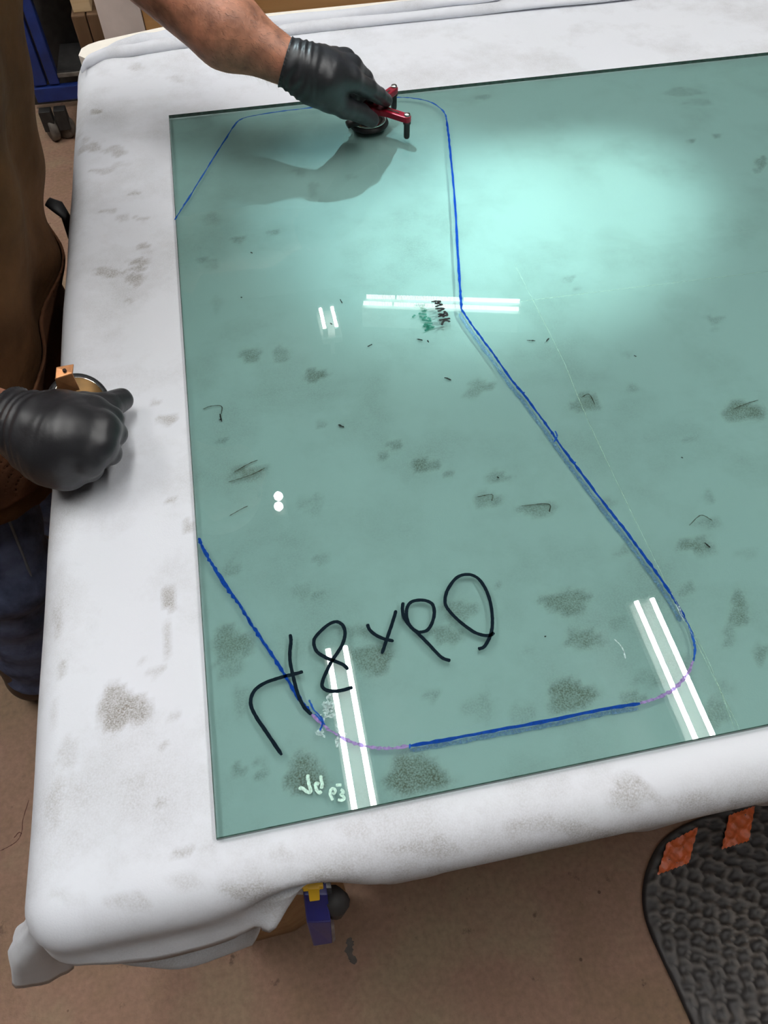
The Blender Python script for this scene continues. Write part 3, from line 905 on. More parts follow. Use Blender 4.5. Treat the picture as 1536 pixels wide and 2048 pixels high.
# blue outline
top_left = [(349,440),(362,420),(385,384),(420,327),(450,280),(468,252),(480,240),(500,233),(560,223),(610,217),(700,206),(760,198),(800,195),(830,197),(860,204),(880,216),(890,228),(893,240)]
top_right = [(893,240),(897,270),(900,300),(904,340),(907,370),(912,440),(915,500),(919,560),(921,592),(923,618)]
diag = [(923,618),(940,645),(960,672),(985,706),(1000,727),(1025,762),(1048,790),(1078,830),(1100,860),(1112,878),(1130,903),(1150,930),(1180,970),(1212,1012),(1236,1042),(1262,1076),(1284,1106),(1310,1142),(1335,1178),(1355,1210),(1369,1236)]
curve_r = [(1369,1236),(1380,1258),(1387,1280),(1390,1300),(1387,1322),(1376,1346),(1362,1364),(1345,1380),(1325,1391),(1300,1401),(1280,1407)]
bottom = [(1280,1407),(1200,1420),(1100,1441),(1000,1459),(900,1478),(820,1492)]
curve_l = [(820,1492),(790,1496),(765,1497),(735,1493),(705,1485),(680,1473),(655,1457),(635,1440),(622,1428)]
left = [(622,1428),(608,1410),(590,1384),(570,1352),(545,1312),(520,1274),(500,1244),(478,1208),(455,1177),(430,1138),(414,1112),(404,1092),(397,1076)]
def stroke(name, pts, wid, mat, jit=0.25, z=ZT, step=0.006, label=None, sm=True):
    P2 = px(pts)
    P2 = spline(P2, 6) if sm else poly(P2, step)
    o = MB().ribbon(P2, wid, z, jit).build(name, mat, gl)
    if label: o['label'] = label
    return o
def strokes(name, lst, wid, mat, jit=0.08, z=ZT, label=None):
    mb = MB()
    for k, s_ in enumerate(lst):
        mb.ribbon(spline(px(s_), 7), wid, z + 0.00004 * k, jit)
    o = mb.build(name, mat, gl)
    if label: o['label'] = label
    return o
stroke('marker_line', top_left, 0.0024, M['thin_blue'], 0.5, label='thin blue marker line along the top of the outline')
stroke('marker_line', top_right, 0.0034, M['blue_ink'], 0.3)
stroke('marker_line', diag, 0.0031, M['blue_ink'], 0.35)
stroke('marker_line', curve_r[:5], 0.0022, M['thin_blue'], 0.4)
stroke('marker_line', curve_r[4:], 0.0028, M['purple_ink'], 0.5, label='faint purple curve of the outline')
stroke('marker_line', bottom, 0.0031, M['blue_ink'], 0.25)
stroke('marker_line', curve_l, 0.0026, M['purple_ink'], 0.5, label='faint purple curve of the outline')
stroke('marker_line', left, 0.0034, M['blue_ink'], 0.5)
# pale blue ribbons under the pane, painted shadow of the heavy lines
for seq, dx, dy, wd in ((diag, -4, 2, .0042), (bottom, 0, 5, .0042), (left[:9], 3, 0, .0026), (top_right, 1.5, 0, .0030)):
    stroke('line_shadow', [(x + dx, y + dy) for x, y in seq], wd, M['blue_shadow'], 0.3, z=-GT + 0.0002, label='painted pale blue shadow of the marker line')
# little ticks and dashes where the pen slipped
strokes('pen_tick', [[(497,1238),(501,1247)],[(1110,862),(1114,872),(1108,884)],[(1040,784),(1050,786)],[(1145,923),(1152,926)],[(820,1488),(819,1498)],[(618,1400),(628,1420),(645,1440),(640,1462)],[(630,1428),(650,1450)]], 0.0018, M['thin_blue'], 0.3)['kind'] = 'stuff'
# handwriting "48x90", written from the other side of the table
def zz(pts): return [(360 + x / 2.194, 1100 + y / 2.194) for x, y in pts]
W = 0.0036
strokes('handwritten_digit', [zz([(447,900),(380,800),(330,725),(310,670),(325,620),(370,585),(440,560),(500,545),(540,534)]), zz([(483,370),(487,400),(482,450),(485,500),(500,570),(520,640),(545,690),(577,722)])], W, M['black_ink'], label='black handwritten 4')
strokes('handwritten_digit', [zz([(758,602),(720,614),(680,620),(645,616),(625,600),(626,575),(640,540),(665,490),(710,420),(724,370),(715,332),(685,315),(645,332),(600,375),(587,405),(600,445),(640,472),(690,492),(718,505),(738,524)])], W, M['black_ink'], label='black handwritten 8')
strokes('handwritten_cross', [zz([(822,325),(832,350),(860,374),(895,390),(938,400)]), zz([(948,265),(935,310),(910,385),(885,456)])], W, M['black_ink'], label='black handwritten x')
strokes('handwritten_digit', [zz([(979,230),(976,262),(985,300),(1010,335),(1050,372),(1090,412),(1130,455),(1155,476),(1187,486)]), zz([(1048,362),(1085,352),(1108,315),(1116,270),(1105,236),(1070,221),(1025,224),(1002,242),(993,275),(1000,315),(1020,345),(1048,362)])], W, M['black_ink'], label='black handwritten 9')
strokes('handwritten_digit', [zz([(1378,362),(1360,375),(1325,373),(1285,357),(1225,312),(1180,265),(1163,230),(1172,180),(1205,130),(1240,110),(1280,110),(1315,132),(1345,180),(1364,240),(1371,310),(1365,365),(1345,410),(1330,428),(1308,435)])], W, M['black_ink'], label='large black handwritten 0')
def zw(pts): return [(580 + x / 10.97, 1530 + y / 10.97) for x, y in pts]
strokes('crayon_letters', [zw([(215,545),(235,500),(300,530),(370,585),(430,600),(455,560),(430,470),(400,350),(388,210)]),
        zw([(640,425),(590,400),(560,420),(565,490),(595,570),(650,610),(690,570)]), zw([(675,230),(685,330),(705,410),(690,520)])], 0.0030, M['white_ink'], label='white crayon letters Jd')
strokes('crayon_digits', [zw([(935,775),(905,700),(880,640),(890,560),(930,520),(975,530),(995,580),(965,625),(935,600)]),
        zw([(1110,540),(1160,570),(1170,610),(1115,650),(1180,700),(1190,745),(1130,775),(1050,765)]), zw([(1005,447),(1070,440),(1130,442)])], 0.0026, M['white_ink'], label='small white crayon figures')
def zm(pts): return [(810 + x / 12.8, 580 + y / 12.8) for x, y in pts]
strokes('scribbled_word', [zm(q) for q in [
    [(675,305),(780,290),(895,292),(840,335),(760,345)], [(760,345),(850,350),(945,375),(860,400),(775,430)],
    [(775,485),(880,475),(990,485),(900,530),(830,545)], [(990,545),(1050,590),(1080,640),(1040,665)], [(840,630),(930,620),(1010,660),(1060,650)], [(850,690),(940,670),(1010,700)],
    [(875,780),(960,765),(1060,750),(1155,730)], [(1155,820),(1080,790),(1010,790),(960,850),(940,905)], [(880,660),(960,640),(1030,600)]]], 0.0032, M['mark_ink'], 0.3, label='smudged black scribble reading MARK')
strokes('scribbled_word', [zm(q) for q in [
    [(250,310),(400,305),(500,300),(420,375),(520,405),(535,440),(430,455)], [(345,520),(440,530),(560,540)], [(375,590),(480,640),(560,580)], [(580,620),(650,660),(640,700)], [(430,680),(560,700),(680,715)],
    [(480,790),(600,785),(710,770)], [(470,850),(560,810),(740,880)], [(570,820),(580,920),(510,960)], [(560,850),(640,890),(760,860)], [(190,620),(265,555)]]], 0.0030, M['green_ink'], 0.3, z=-GT + 0.0004, label='faded green double of the scribble')
# fine scratches and small debris marks
strokes('scratch', [[(1030,530),(1100,668),(1128,724)], [(1128,724),(1180,850),(1280,1060),(1370,1240),(1480,1460)], [(1375,1240),(1420,1330),(1468,1455)], [(1035,604),(1280,574),(1536,543)]], 0.0007, M['scratch'], 0.3, label='long hairline scratches')
strokes('pale_scratch', [[(1352,1208),(1360,1226),(1368,1242)], [(1358,1212),(1364,1230)], [(1228,1278),(1244,1295),(1251,1318)]], 0.0012, M['chalk'], 0.3)['kind'] = 'stuff'  # short pale strokes near the outline
strokes('grit', [[(834,671),(846,674)], [(855,674),(858,678)], [(889,749),(895,750),(903,754)], [(1055,674),(1072,675)], [(1094,676),(1100,670)], [(676,843),(688,848)], [(436,834),(442,832)], [(680,592),(684,600)], [(1092,1267),(1093,1269)], [(735,687),(744,682)], [(995,948),(999,950)],
    [(480,588),(483,589)], [(500,498),(504,500)], [(1413,1080),(1424,1090)], [(660,640),(664,643)], [(1365,909),(1369,910)], [(1270,705),(1275,707)], [(438,822),(442,838)]], 0.0016, M['mark_ink'], 0.5, z=-GT + 0.0003, label='small dark specks and pen flecks')['kind'] = 'stuff'
strokes('pen_flecks', [[(1165,788),(1180,782),(1192,802)], [(1045,1006),(1098,1002),(1101,1018)], [(955,988),(985,983),(985,996)], [(404,812),(420,806),(441,806),(441,822)], [(467,938),(495,922),(514,914)], [(455,958),(500,944),(528,930)], [(457,1026),(478,1014),(494,1006)], [(1382,1045),(1405,1025),(1428,1035)], [(1470,812),(1500,800),(1520,794)]], 0.0009, M['fleck_ink'], 0.5, z=-GT + 0.0003, label='thin grey-brown pen flecks on the cloth')['kind'] = 'stuff'
mbk = MB()
for (cx, cy, rx, ry, k_) in ((655, 1418, 12, 22, 26), (640, 1465, 8, 7, 8), (682, 1465, 8, 18, 10)):
    for _ in range(k_):
        x = random.gauss(cx, rx / 2); y = random.gauss(cy, ry / 2)
        mbk.ribbon(px([(x, y), (x + random.uniform(-6, 6), y + random.uniform(-8, 8)), (x + random.uniform(-10, 10), y + random.uniform(-9, 9))]), random.uniform(.001, .004), ZT, 0.4)
o = mbk.build('chalk_smudge', M['chalk'], gl); o['label'] = 'whitish chalky smudge'

# ------------------------------------------------------------------ floor mat
def inpoly(x, y, pl):
    c = np.zeros(x.shape, bool); n = len(pl)
    for i in range(n):
        x1, y1 = pl[i][:2]; x2, y2 = pl[(i + 1) % n][:2]
        k = ((y1 > y) != (y2 > y)) & (x < (x2 - x1) * (y - y1) / (y2 - y1 + 1e-12) + x1)
        c ^= k
    return c
MZ = FZ + 0.012
curvepx = [(1640,1562),(1536,1592),(1470,1612),(1400,1636),(1350,1660),(1318,1690),(1298,1730),(1288,1775),(1289,1815),(1300,1858),(1325,1915),(1355,1978),(1386,2048),(1430,2150)]
edge_w = [U(x, y, MZ)[:2] for x, y in curvepx]
ew = spline(edge_w, 6)
far = [np.array([1.75, ew[0][1] - 0.02]), np.array([1.75, -0.95]), np.array([ew[-1][0] + 0.08, -0.95])]
outl = list(ew) + [far[2], far[1], far[0]] if False else list(ew[::-1]) + far[:1][::1] + [far[1], far[2]]
outl = [np.array(p[:2]) for p in outl]
# warped polar grid: rings shrink from the outline towards the middle so the border is exact
rs = []
P_ = outl + [outl[0]]
Ltot = sum(np.linalg.norm(P_[i + 1] - P_[i]) for i in range(len(outl)))
rs = poly(P_, 0.0055)[:-1]
rs = np.array(rs); cen = np.array([1.25, -0.35])
nR = 90
cols = []
for k in range(nR + 1):
    f = (k / nR) ** 1.0 * 0.985
    cols.append(rs * (1 - f) + cen * f)
MVxy = np.concatenate(cols)
hx = MVxy[:, 0]; hy = MVxy[:, 1]
# pebbles: jittered hexagonal cells, domes split by grooves
pit = 0.034
rj = np.random.default_rng(3)
def cells(x, y):
    best = np.full(x.shape, 9.0); sec = np.full(x.shape, 9.0)
    r0 = np.floor(y / (pit * 0.62)).astype(int)
    for dr in (-1, 0, 1, 2):
        rr = r0 + dr
        o_ = (rr % 2) * 0.5
        c0 = np.floor(x / pit - o_).astype(int)
        for dc in (-1, 0, 1, 2):
            cc = c0 + dc
            h1 = np.sin(cc * 12.9898 + rr * 78.233) * 43758.5453; h1 = h1 - np.floor(h1)
            h2 = np.sin(cc * 39.346 + rr * 11.135) * 24634.6345; h2 = h2 - np.floor(h2)
            X_ = (cc + o_ + 0.28 * (h1 - 0.5)) * pit; Y_ = (rr + 0.28 * (h2 - 0.5)) * pit * 0.62
            d = np.hypot(x - X_, (y - Y_) * 1.5)
            sec = np.where(d < best, best, np.minimum(sec, d)); best = np.minimum(best, d)
    return best, sec
ca, sa = math.cos(0.35), math.sin(0.35)
d1, d2 = cells(hx * ca + hy * sa, -hx * sa + hy * ca)
gro = np.clip((d2 - d1) / 0.011, 0, 1); gro = gro * gro * (3 - 2 * gro)
ridge = 0.0095 * (1 - gro) + 0.004 * np.clip(1 - d1 / 0.012, 0, 1) * 0              # raised net between sunken, tilted cells
hgt = ridge - 0.0016 + 0.0018 * np.sin(hx * 21) * np.sin(hy * 17 + 1)
fade = np.clip(np.repeat(np.arange(nR + 1), len(rs)) / 3.0, 0, 1)
zt = MZ + hgt * fade
MVt = np.stack([hx, hy, zt], 1)
MVb = np.stack([rs[:, 0], rs[:, 1], np.full(len(rs), FZ + 0.001)], 1)
n_ = len(rs)
F_ = []
ar = np.arange(n_); nxr = (ar + 1) % n_
for k in range(nR):
    F_.append(np.stack([k * n_ + ar, k * n_ + nxr, (k + 1) * n_ + nxr, (k + 1) * n_ + ar], 1))
F_.append(np.stack([len(MVt) + ar, len(MVt) + nxr, nxr, ar], 1))
F_ = np.concatenate(F_).tolist() + [tuple((nR * n_ + ar).tolist())]
mt_ = thing('floor_mat', (1.2, -0.4, FZ), 'black pebbled rubber floor mat with a rounded corner, lower right', 'mat')
rsh = obj('rubber_sheet', np.concatenate([MVt, MVb]), F_, M['mat_rubber'], mt_, True)
ra = rsh.data.attributes.new('ridge', 'FLOAT', 'POINT')
ra.data.foreach_set('value', np.concatenate([(1 - gro) ** 0.7 * fade, np.zeros(len(MVb))]).astype(np.float32))
# two strips of orange tape stuck over the pebbles
def surf(x, y):
    a_, b_ = cells(np.array(x) * ca + np.array(y) * sa, -np.array(x) * sa + np.array(y) * ca)
    g_ = np.clip((b_ - a_) / 0.011, 0, 1); g_ = g_ * g_ * (3 - 2 * g_)
    return MZ + 0.0062 + 0.0026 * (1 - g_)
for q4, lab in (([(1332,1688),(1394,1655),(1376,1727),(1312,1751)], 'orange tape strip nearer the curved corner of the mat'),
                ([(1456,1632),(1508,1613),(1495,1683),(1440,1700)], 'orange tape strip farther right on the mat')):
    c4 = [U(x, y, MZ)[:2] for x, y in q4]
    n1 = 22; Vq = []; 
    for i in range(n1):
        for j in range(n1):
            u, v = i / (n1 - 1), j / (n1 - 1)
            p = (c4[0] * (1 - u) + c4[1] * u) * (1 - v) + (c4[3] * (1 - u) + c4[2] * u) * v
            wob = 0.0012 * math.sin(i * 2.1 + j * 1.3)
            Vq.append([p[0] + wob * (j in (0, n1 - 1)), p[1] + wob, 0])
    Vq = np.array(Vq); Vq[:, 2] = surf(Vq[:, 0], Vq[:, 1]) + 0.001 * np.sin(Vq[:, 0] * 260) * np.sin(Vq[:, 1] * 190)
    Vq2 = Vq.copy(); Vq2[:, 2] -= 0.0006
    Fq = []
    for i in range(n1 - 1):
        for j in range(n1 - 1):
            k = i * n1 + j
            Fq.append((k, k + 1, k + n1 + 1, k + n1)); m2 = n1 * n1
            Fq.append((m2 + k, m2 + k + n1, m2 + k + n1 + 1, m2 + k + 1))
    o = obj('tape_strip', np.concatenate([Vq, Vq2]), Fq, M['orange'], mt_, True)
    o['label'] = lab
# floor marks
def blot(pts, wid, mat, z=FZ + 0.0004):
    return MB().ribbon(spline([U(x, y, FZ)[:2] for x, y in pts], 6), wid, z, 0.35)
fs = blot([(697,1876),(700,1890),(698,1905),(706,1918),(703,1926)], [0.013] * 24 + [0.018], M['oil'])
o = fs.build('floor_stain', M['oil']); tag(o, 'dark dried streak on the floor right of the blue clamp', 'stain')
ck = MB()
for pts in ([(0,1702),(20,1692),(36,1680),(44,1662),(46,1640),(58,1600)], [(28,1676),(38,1665),(44,1668)]):
    ck.ribbon(spline([U(x, y, FZ)[:2] for x, y in pts], 6), 0.0014, FZ + 0.0004, 0.5)
o = ck.build('floor_crack', M['crack']); tag(o, 'thin branching crack in the floor left of the table', 'crack')

# ------------------------------------------------------------------ clamp
cl_o = U(632, 1775, -0.09)
yb = cl_o[1]
ct = thing('bar_clamp', (cl_o[0], cl_o[1], -0.16), 'blue and yellow bar clamp gripping the front edge of the table', 'clamp')
def quadbody(pts_top, zt_, pts_bot, zb_, name, mat, bev=0.0015, inset=0.022):
    """box whose near face has the given corners; extruded away from the viewer side (+y)"""
    T = [U(x, y, zt_) for x, y in pts_top]; B = [U(x, y, zb_) for x, y in pts_bot]
    d = np.array([0.0, inset, 0.0])
    V_ = [T[0], T[1], B[1], B[0], T[0] + d, T[1] + d, B[1] + d, B[0] + d]
    F = [(0, 3, 2, 1), (4, 5, 6, 7), (0, 1, 5, 4), (3, 7, 6, 2), (0, 4, 7, 3), (1, 2, 6, 5)]
    bm = bmesh.new(); vs = [bm.verts.new(v) for v in V_]
    for f in F: bm.faces.new([vs[i] for i in f])
    bmesh.ops.recalc_face_normals(bm, faces=bm.faces)
    bmesh.ops.bevel(bm, geom=list(bm.edges), offset=bev, segments=2, profile=0.6, affect='EDGES')
    bm.verts.ensure_lookup_table()
    vv = [v.co[:] for v in bm.verts]; ff = [[v.index for v in f.verts] for f in bm.faces]; bm.free()
    return obj(name, vv, ff, mat, ct)
quadbody([(608,1790),(655,1790)], -0.088, [(613,1845),(662,1843)], -0.118, 'jaw_body', M['clampblue'])
quadbody([(613,1845),(662,1843)], -0.118, [(627,1893),(665,1887)], -0.170, 'lower_body', M['clampblue'])
quadbody([(599,1771),(647,1773)], -0.079, [(599,1778),(647,1779)], -0.082, 'yellow_pad', M['yellow'], 0.001, 0.03)
quadbody([(606,1777),(642,1774)], -0.0795, [(606,1784),(640,1781)], -0.0815, 'pad_flange', M['yellow'], 0.0008, 0.02)
quadbody([(616,1779),(639,1777)], -0.0790, [(619,1804),(640,1801)], -0.088, 'pad_clip', M['yellow'], 0.0008, 0.01)
quadbody([(650,1776),(663,1776)], -0.092, [(666,1887),(671,1880)], -0.172, 'steel_bar', M['steel'], 0.0006, 0.012)
A1 = U(664, 1790, -0.10); A2 = U(671, 1822, -0.13)
MB().tube([A1, (A1 + A2) / 2 + [0.003, 0, 0], A2], [0.010, 0.013, 0.009], 12).build('grip', M['grip'], ct, True)

# ------------------------------------------------------------------ background, far left
# blue rack on casters
rk = thing('steel_rack', (-0.45, 3.3, FZ), 'blue steel rack on casters behind the worker', 'rack')
p1 = U(118, 186, -0.74); p2 = U(96, 186, -0.74)
yr = p1[1]
def post(x, y, w_, d_, z0, z1, name='post', mat='rackblue', par=rk, bev=0.004):
    return MB().box((x - w_ / 2, y - d_ / 2, z0), (x + w_ / 2, y + d_ / 2, z1), bev).build(name, M[mat], par)
post(p1[0] + 0.0, yr, 0.036, 0.04, -0.70, 0.75); post(p2[0] - 0.01, yr - 0.0, 0.045, 0.04, -0.70, 0.75)
post(p1[0] + 0.75, yr, 0.05, 0.05, -0.70, 0.75); 
MB().box((p2[0] - 0.04, yr - 0.03, -0.755), (p1[0] + 0.8, yr + 0.0, -0.705), .004).build('base_beam', M['rackblue'], rk)
for zs in (-0.68, -0.42, -0.12, 0.2, 0.5):
    MB().box((p1[0] + 0.02, yr - 0.01, zs), (p1[0] + 0.74, yr + 0.21, zs + 0.018), .002).build('shelf', M['darkmetal'], rk)
    MB().box((p1[0] + 0.02, yr - 0.02, zs + 0.002), (p1[0] + 0.74, yr - 0.011, zs + 0.015), .001).build('shelf_edge', M['greymetal'], rk)
MB().box((p2[0] - 0.12, yr + 0.22, FZ + 0.02), (p1[0] + 0.75, yr + 0.235, 0.9)).build('back_panel', M['darkmetal'], rk)
for cx_, ph in ((U(108, 222, -0.86)[0], 0.5), (U(136, 216, -0.86)[0], 1.2), (p1[0] + 0.72, 0.1)):
    c_ = np.array([cx_, yr - 0.03, FZ + 0.045])
    wh = MB().lathe(c_ - [0.015, 0, 0], [(0.02, 0), (0.042, 0.002), (0.045, 0.008), (0.045, 0.024), (0.042, 0.03), (0.02, 0.03)], 20, (math.cos(ph), math.sin(ph), 0))
    cs = wh.build('caster', M['greymetal'], rk, True)
    MB().box(c_ + [-0.022, -0.02, 0.0], c_ + [0.022, 0.02, 0.075], .003).build('fork', M['darkmetal'], cs)
bn = MB().box((p1[0] + 0.05, yr + 0.02, -0.4015), (p1[0] + 0.22, yr + 0.19, -0.27), .008)
o = bn.build('storage_bin', M['binblue']); tag(o, 'small blue bin standing on the dark rack shelf', 'bin')
# upright timbers
tp = V(140, 33, 2.45); tq = V(172, 36, 2.45); tr_ = V(207, 32, 2.45)
for (a_, b2, lab) in ((tp, tq, 'left one of two upright brown timber blocks behind the table corner'), (tq, tr_, 'right one of two upright brown timber blocks, beside the pale board')):
    o = MB().box((a_[0] + 0.002, 2.45, FZ), (b2[0] - 0.001, 2.56, tp[2]), .004).build('timber_block', M['timber'])
    tag(o, lab, 'timber', 'upright timber blocks')
o = MB().box((tp[0] + 0.01, 2.47, tp[2]), (tq[0] + 0.02, 2.62, tp[2] + 0.05), .003).build('timber_offcut', M['timber_pale'])
tag(o, 'short pale offcut resting on the upright timber blocks', 'timber')
# pale and brown boards behind the table
bl = V(205, 62, 1.95); br = V(288, 50, 1.95)
o = MB().box((bl[0], 1.95, FZ), (br[0], 1.97, 0.02), .002).build('pale_board', M['pale_board'])
tag(o, 'pale pinkish board standing upright behind the table\'s far corner', 'board')
o = MB().box((br[0] + 0.002, 1.955, FZ), (1.9, 1.975, 0.03), .002).build('brown_board', M['hardboard'])
tag(o, 'long warm brown hardboard sheet standing behind the table', 'board')

# ------------------------------------------------------------------ the worker
person = thing('person', (-0.5, 0.8, FZ), 'worker in brown canvas apron, jeans and black gloves leaning over the table', 'person')
A = np.array
# left arm (far one), wrist, hand
LW = U(583, 131, 0.140); LE = U(190, -170, 0.285); LS = A([-0.21, 1.10, 0.48])
LM = U(452, 58, 0.180)
RW = U(30, 846, 0.062); RE = A([-0.40, 0.52, 0.165]); RS = A([-0.30, 0.66, 0.44])
hip = A([-0.415, 0.82, 0.02]); chest = A([-0.285, 0.90, 0.34]); neck = A([-0.19, 0.90, 0.53]); head = A([-0.07, 0.90, 0.66])
feetL = A([-0.46, 1.0, FZ + 0.06]); feetR = A([-0.48, 0.60, FZ + 0.06])
kneeL = A([-0.42, 0.98, -0.40]); kneeR = A([-0.40, 0.60, -0.42])


def body(p):
    d = cone(p, hip + [0, -0.07, 0], chest + [0, -0.08, 0], 0.115, 0.125)
    d = smin(d, cone(p, hip + [0, 0.07, 0], chest + [0, 0.08, 0], 0.115, 0.125), 0.05)
    d = smin(d, cone(p, RS + [0.02, 0.04, 0], LS + [-0.02, -0.04, 0], 0.075, 0.075), 0.06)
    d = smin(d, cone(p, neck - (neck - chest) * 0.4, head - [0, 0, 0.03], 0.065, 0.06), 0.03)
    d = smin(d, ell(p, head + [0.01, 0, 0.02], (0.098, 0.077, 0.115)), 0.02)
    d = smin(d, ell(p, head + [0.105, 0, -0.01], (0.018, 0.013, 0.022)), 0.012)   # nose
    d = smin(d, ell(p, head + [0.07, 0, -0.075], (0.035, 0.035, 0.03)), 0.02)     # chin
    for s_ in (-1, 1):
        d = smin(d, ell(p, head + [0.0, s_ * 0.078, 0.0], (0.02, 0.01, 0.032)), 0.006)
    for (S_, E_, r1, r2) in ((LS, LE, 0.060, 0.055), (RS, RE, 0.058, 0.047)):
        d = smin(d, cone(p, S_, E_, r1, r2), 0.03)
    d = smin(d, cone(p, LE, LM, 0.055, 0.050), 0.02)
    d = smin(d, cone(p, LE + (LM - LE) * 0.35, LM, 0.056, 0.049), 0.02)
    d = smin(d, cone(p, LM, LW, 0.0490, 0.0315), 0.02)
    d = smin(d, cone(p, RE, RE + (RW - RE) * 0.45, 0.046, 0.047), 0.02)
    d = smin(d, cone(p, RE + (RW - RE) * 0.45, RW, 0.047, 0.031), 0.02)
    for (k_, f_) in ((kneeL, feetL), (kneeR, feetR)):
        h_ = hip + [0, 0.09 if k_ is kneeL else -0.09, -0.04]
        d = smin(d, cone(p, h_, k_, 0.088, 0.058), 0.03)
        d = smin(d, cone(p, k_, f_ + [0, 0, 0.03], 0.058, 0.040), 0.02)
        d = smin(d, cone(p, f_, f_ + [0.15, 0, -0.02], 0.036, 0.026), 0.02)
    return d
bv_, bf_ = nets(body, (-0.66, 0.36, FZ + 0.004), (0.30, 1.28, 0.84), 0.008)
bo = obj('body', bv_, bf_, M['skin'], person, True)
# face details
for s_ in (-1, 1):
    MB().lathe(head + [0.096, s_ * 0.03, 0.02], [(0.002, -0.006), (0.009, -0.002), (0.009, 0.003), (0.004, 0.007)], 12, (1, 0, 0)).build('eye', M['darkmetal'], person, True)
hv, hf = nets(lambda p: np.maximum(ell(p, head + [-0.002, 0, 0.032], (0.106, 0.085, 0.118)), -(p[..., 2] - (head[2] + 0.035 - 0.6 * np.clip(head[0] + 0.04 - p[..., 0], 0, 0.2)))), head - [0.13, 0.11, 0.14], head + [0.13, 0.11, 0.17], 0.006)
obj('hair', hv, hf, M['hair'], person, True)


def fabric(p, f=1.0):
    return 0.0035 * f * np.sin(p[..., 1] * 34 + 5 * np.sin(p[..., 2] * 7)) + 0.0025 * f * np.sin(p[..., 2] * 48 + p[..., 1] * 21) + 0.004 * f * np.sin(p[..., 1] * 13 + p[..., 2] * 9 + 1)


def garment(p):
    d = cone(p, hip + [0.05, -0.075, -0.02], chest + [0.02, -0.075, 0], 0.150, 0.145)
    d = smin(d, cone(p, hip + [0.055, 0.095, -0.02], chest + [0.02, 0.10, 0.0], 0.170, 0.150), 0.05)
    d = smin(d, cone(p, A([-0.40, 1.06, -0.30]), A([-0.33, 1.06, 0.20]), 0.13, 0.13), 0.06)
    d = smin(d, cone(p, RS + [0.0, 0.05, -0.02], LS + [-0.0, -0.05, -0.02], 0.085, 0.085), 0.05)
    # skirt of the apron down to the thighs
    d = smin(d, cone(p, A([-0.385, 0.70, -0.02]), A([-0.375, 0.675, -0.21]), 0.145, 0.15), 0.05)
    d = smin(d, cone(p, A([-0.385, 0.92, -0.02]), A([-0.375, 0.92, -0.24]), 0.155, 0.15), 0.05)
    return d + fabric(p)


def apron_f(p):
    d = garment(p)
    d = np.maximum(d, -(p[..., 2] + 0.235 + 0.25 * (p[..., 1] - 0.6)))
    d = np.maximum(d, p[..., 2] - 0.50)
    inner = garment(p) + 0.012
    return np.maximum(d, -np.maximum(inner, (p[..., 2] + 0.0)))
av, af = nets(apron_f, (-0.62, 0.42, -0.46), (-0.02, 1.30, 0.56), 0.007)
ap = obj('apron', av, af, M['canvas'], person, True)
# big curved front pocket, a second layer of canvas whose mouth is a curve
def pocket_line(y):
    return np.interp(y, [0.4, 0.70, 0.80, 0.90, 1.0, 1.1], [-0.10, -0.085, -0.075, -0.055, -0.02, 0.03])
def pocket(p):
    d = garment(p) - 0.006
    d = np.maximum(d, -(garment(p) - 0.001))
    d = np.maximum(d, p[..., 2] - pocket_line(p[..., 1]))
    d = np.maximum(d, -(p[..., 2] + 0.20 + 0.25 * (p[..., 1] - 0.6)))
    return np.maximum(d, -(p[..., 0] + 0.36))
pv, pf = nets(pocket, (-0.38, 0.42, -0.40), (-0.10, 1.22, 0.08), 0.0035)
obj('pocket', pv, pf, M['canvas_dark'], ap, True)
# small black buckle strap at the hip
bk = U(131, 432, -0.06)
MB().tube([bk + [-0.022, 0.012, 0.022], bk + [-0.008, 0.006, 0.014], bk + [0.0, 0, 0.0], bk + [-0.004, -0.01, -0.035]], [0.010, 0.014, 0.014, 0.007], 10, flat=0.5).build('strap_buckle', M['rubber'], ap, True)


def jeans_f(p):
    d = None
    for (k_, f_, s_) in ((kneeL, feetL, 1), (kneeR, feetR, -1)):
        h_ = hip + [0.02, 0.09 * s_, -0.05]
        e = cone(p, h_, k_, 0.115, 0.078)
        e = smin(e, cone(p, k_, f_ + [0, 0, 0.06], 0.078, 0.068), 0.02)
        d = e if d is None else smin(d, e, 0.02)
    d = smin(d, cone(p, hip + [0, -0.06, 0.06], hip + [0, 0.06, 0.06], 0.12, 0.12), 0.03)
    d = d + 0.7 * fabric(p) + 0.003 * np.sin(p[..., 2] * 60 + 20 * p[..., 0])
    return np.maximum(d, -(p[..., 2] - (FZ + 0.09)))
jv, jf = nets(jeans_f, (-0.64, 0.42, FZ + 0.02), (-0.24, 1.20, 0.16), 0.008)
jn = obj('jeans', jv, jf, M['denim'], person, True)
# outer seam
sm = []
for t_ in np.linspace(0, 1, 14):
    c_ = hip + [0.02, -0.09, -0.05] + (kneeR - hip - A([0.02, -0.09, -0.05])) * t_
    r_ = 0.115 + (0.078 - 0.115) * t_
    sm.append(c_ + A([0.72, -0.70, 0.0]) * (r_ + 0.003))
MB().tube(sm, 0.0022, 6).build('side_seam', M['thread'], jn, True)
for (f_, nm) in ((feetL, 'L'), (feetR, 'R')):
    vv_, ff_ = nets(lambda p: np.maximum(smin(cone(p, f_ + [-0.03, 0, 0.02], f_ + [-0.02, 0, 0.1], 0.052, 0.05), cone(p, f_ + [-0.03, 0, -0.01], f_ + [0.17, 0, -0.015], 0.048, 0.044), 0.03), -(p[..., 2] - (FZ + 0.002))), f_ - [0.12, 0.09, 0.075], f_ + [0.26, 0.09, 0.16], 0.007)
    obj('boot', vv_, ff_, M['boot'], person, True)


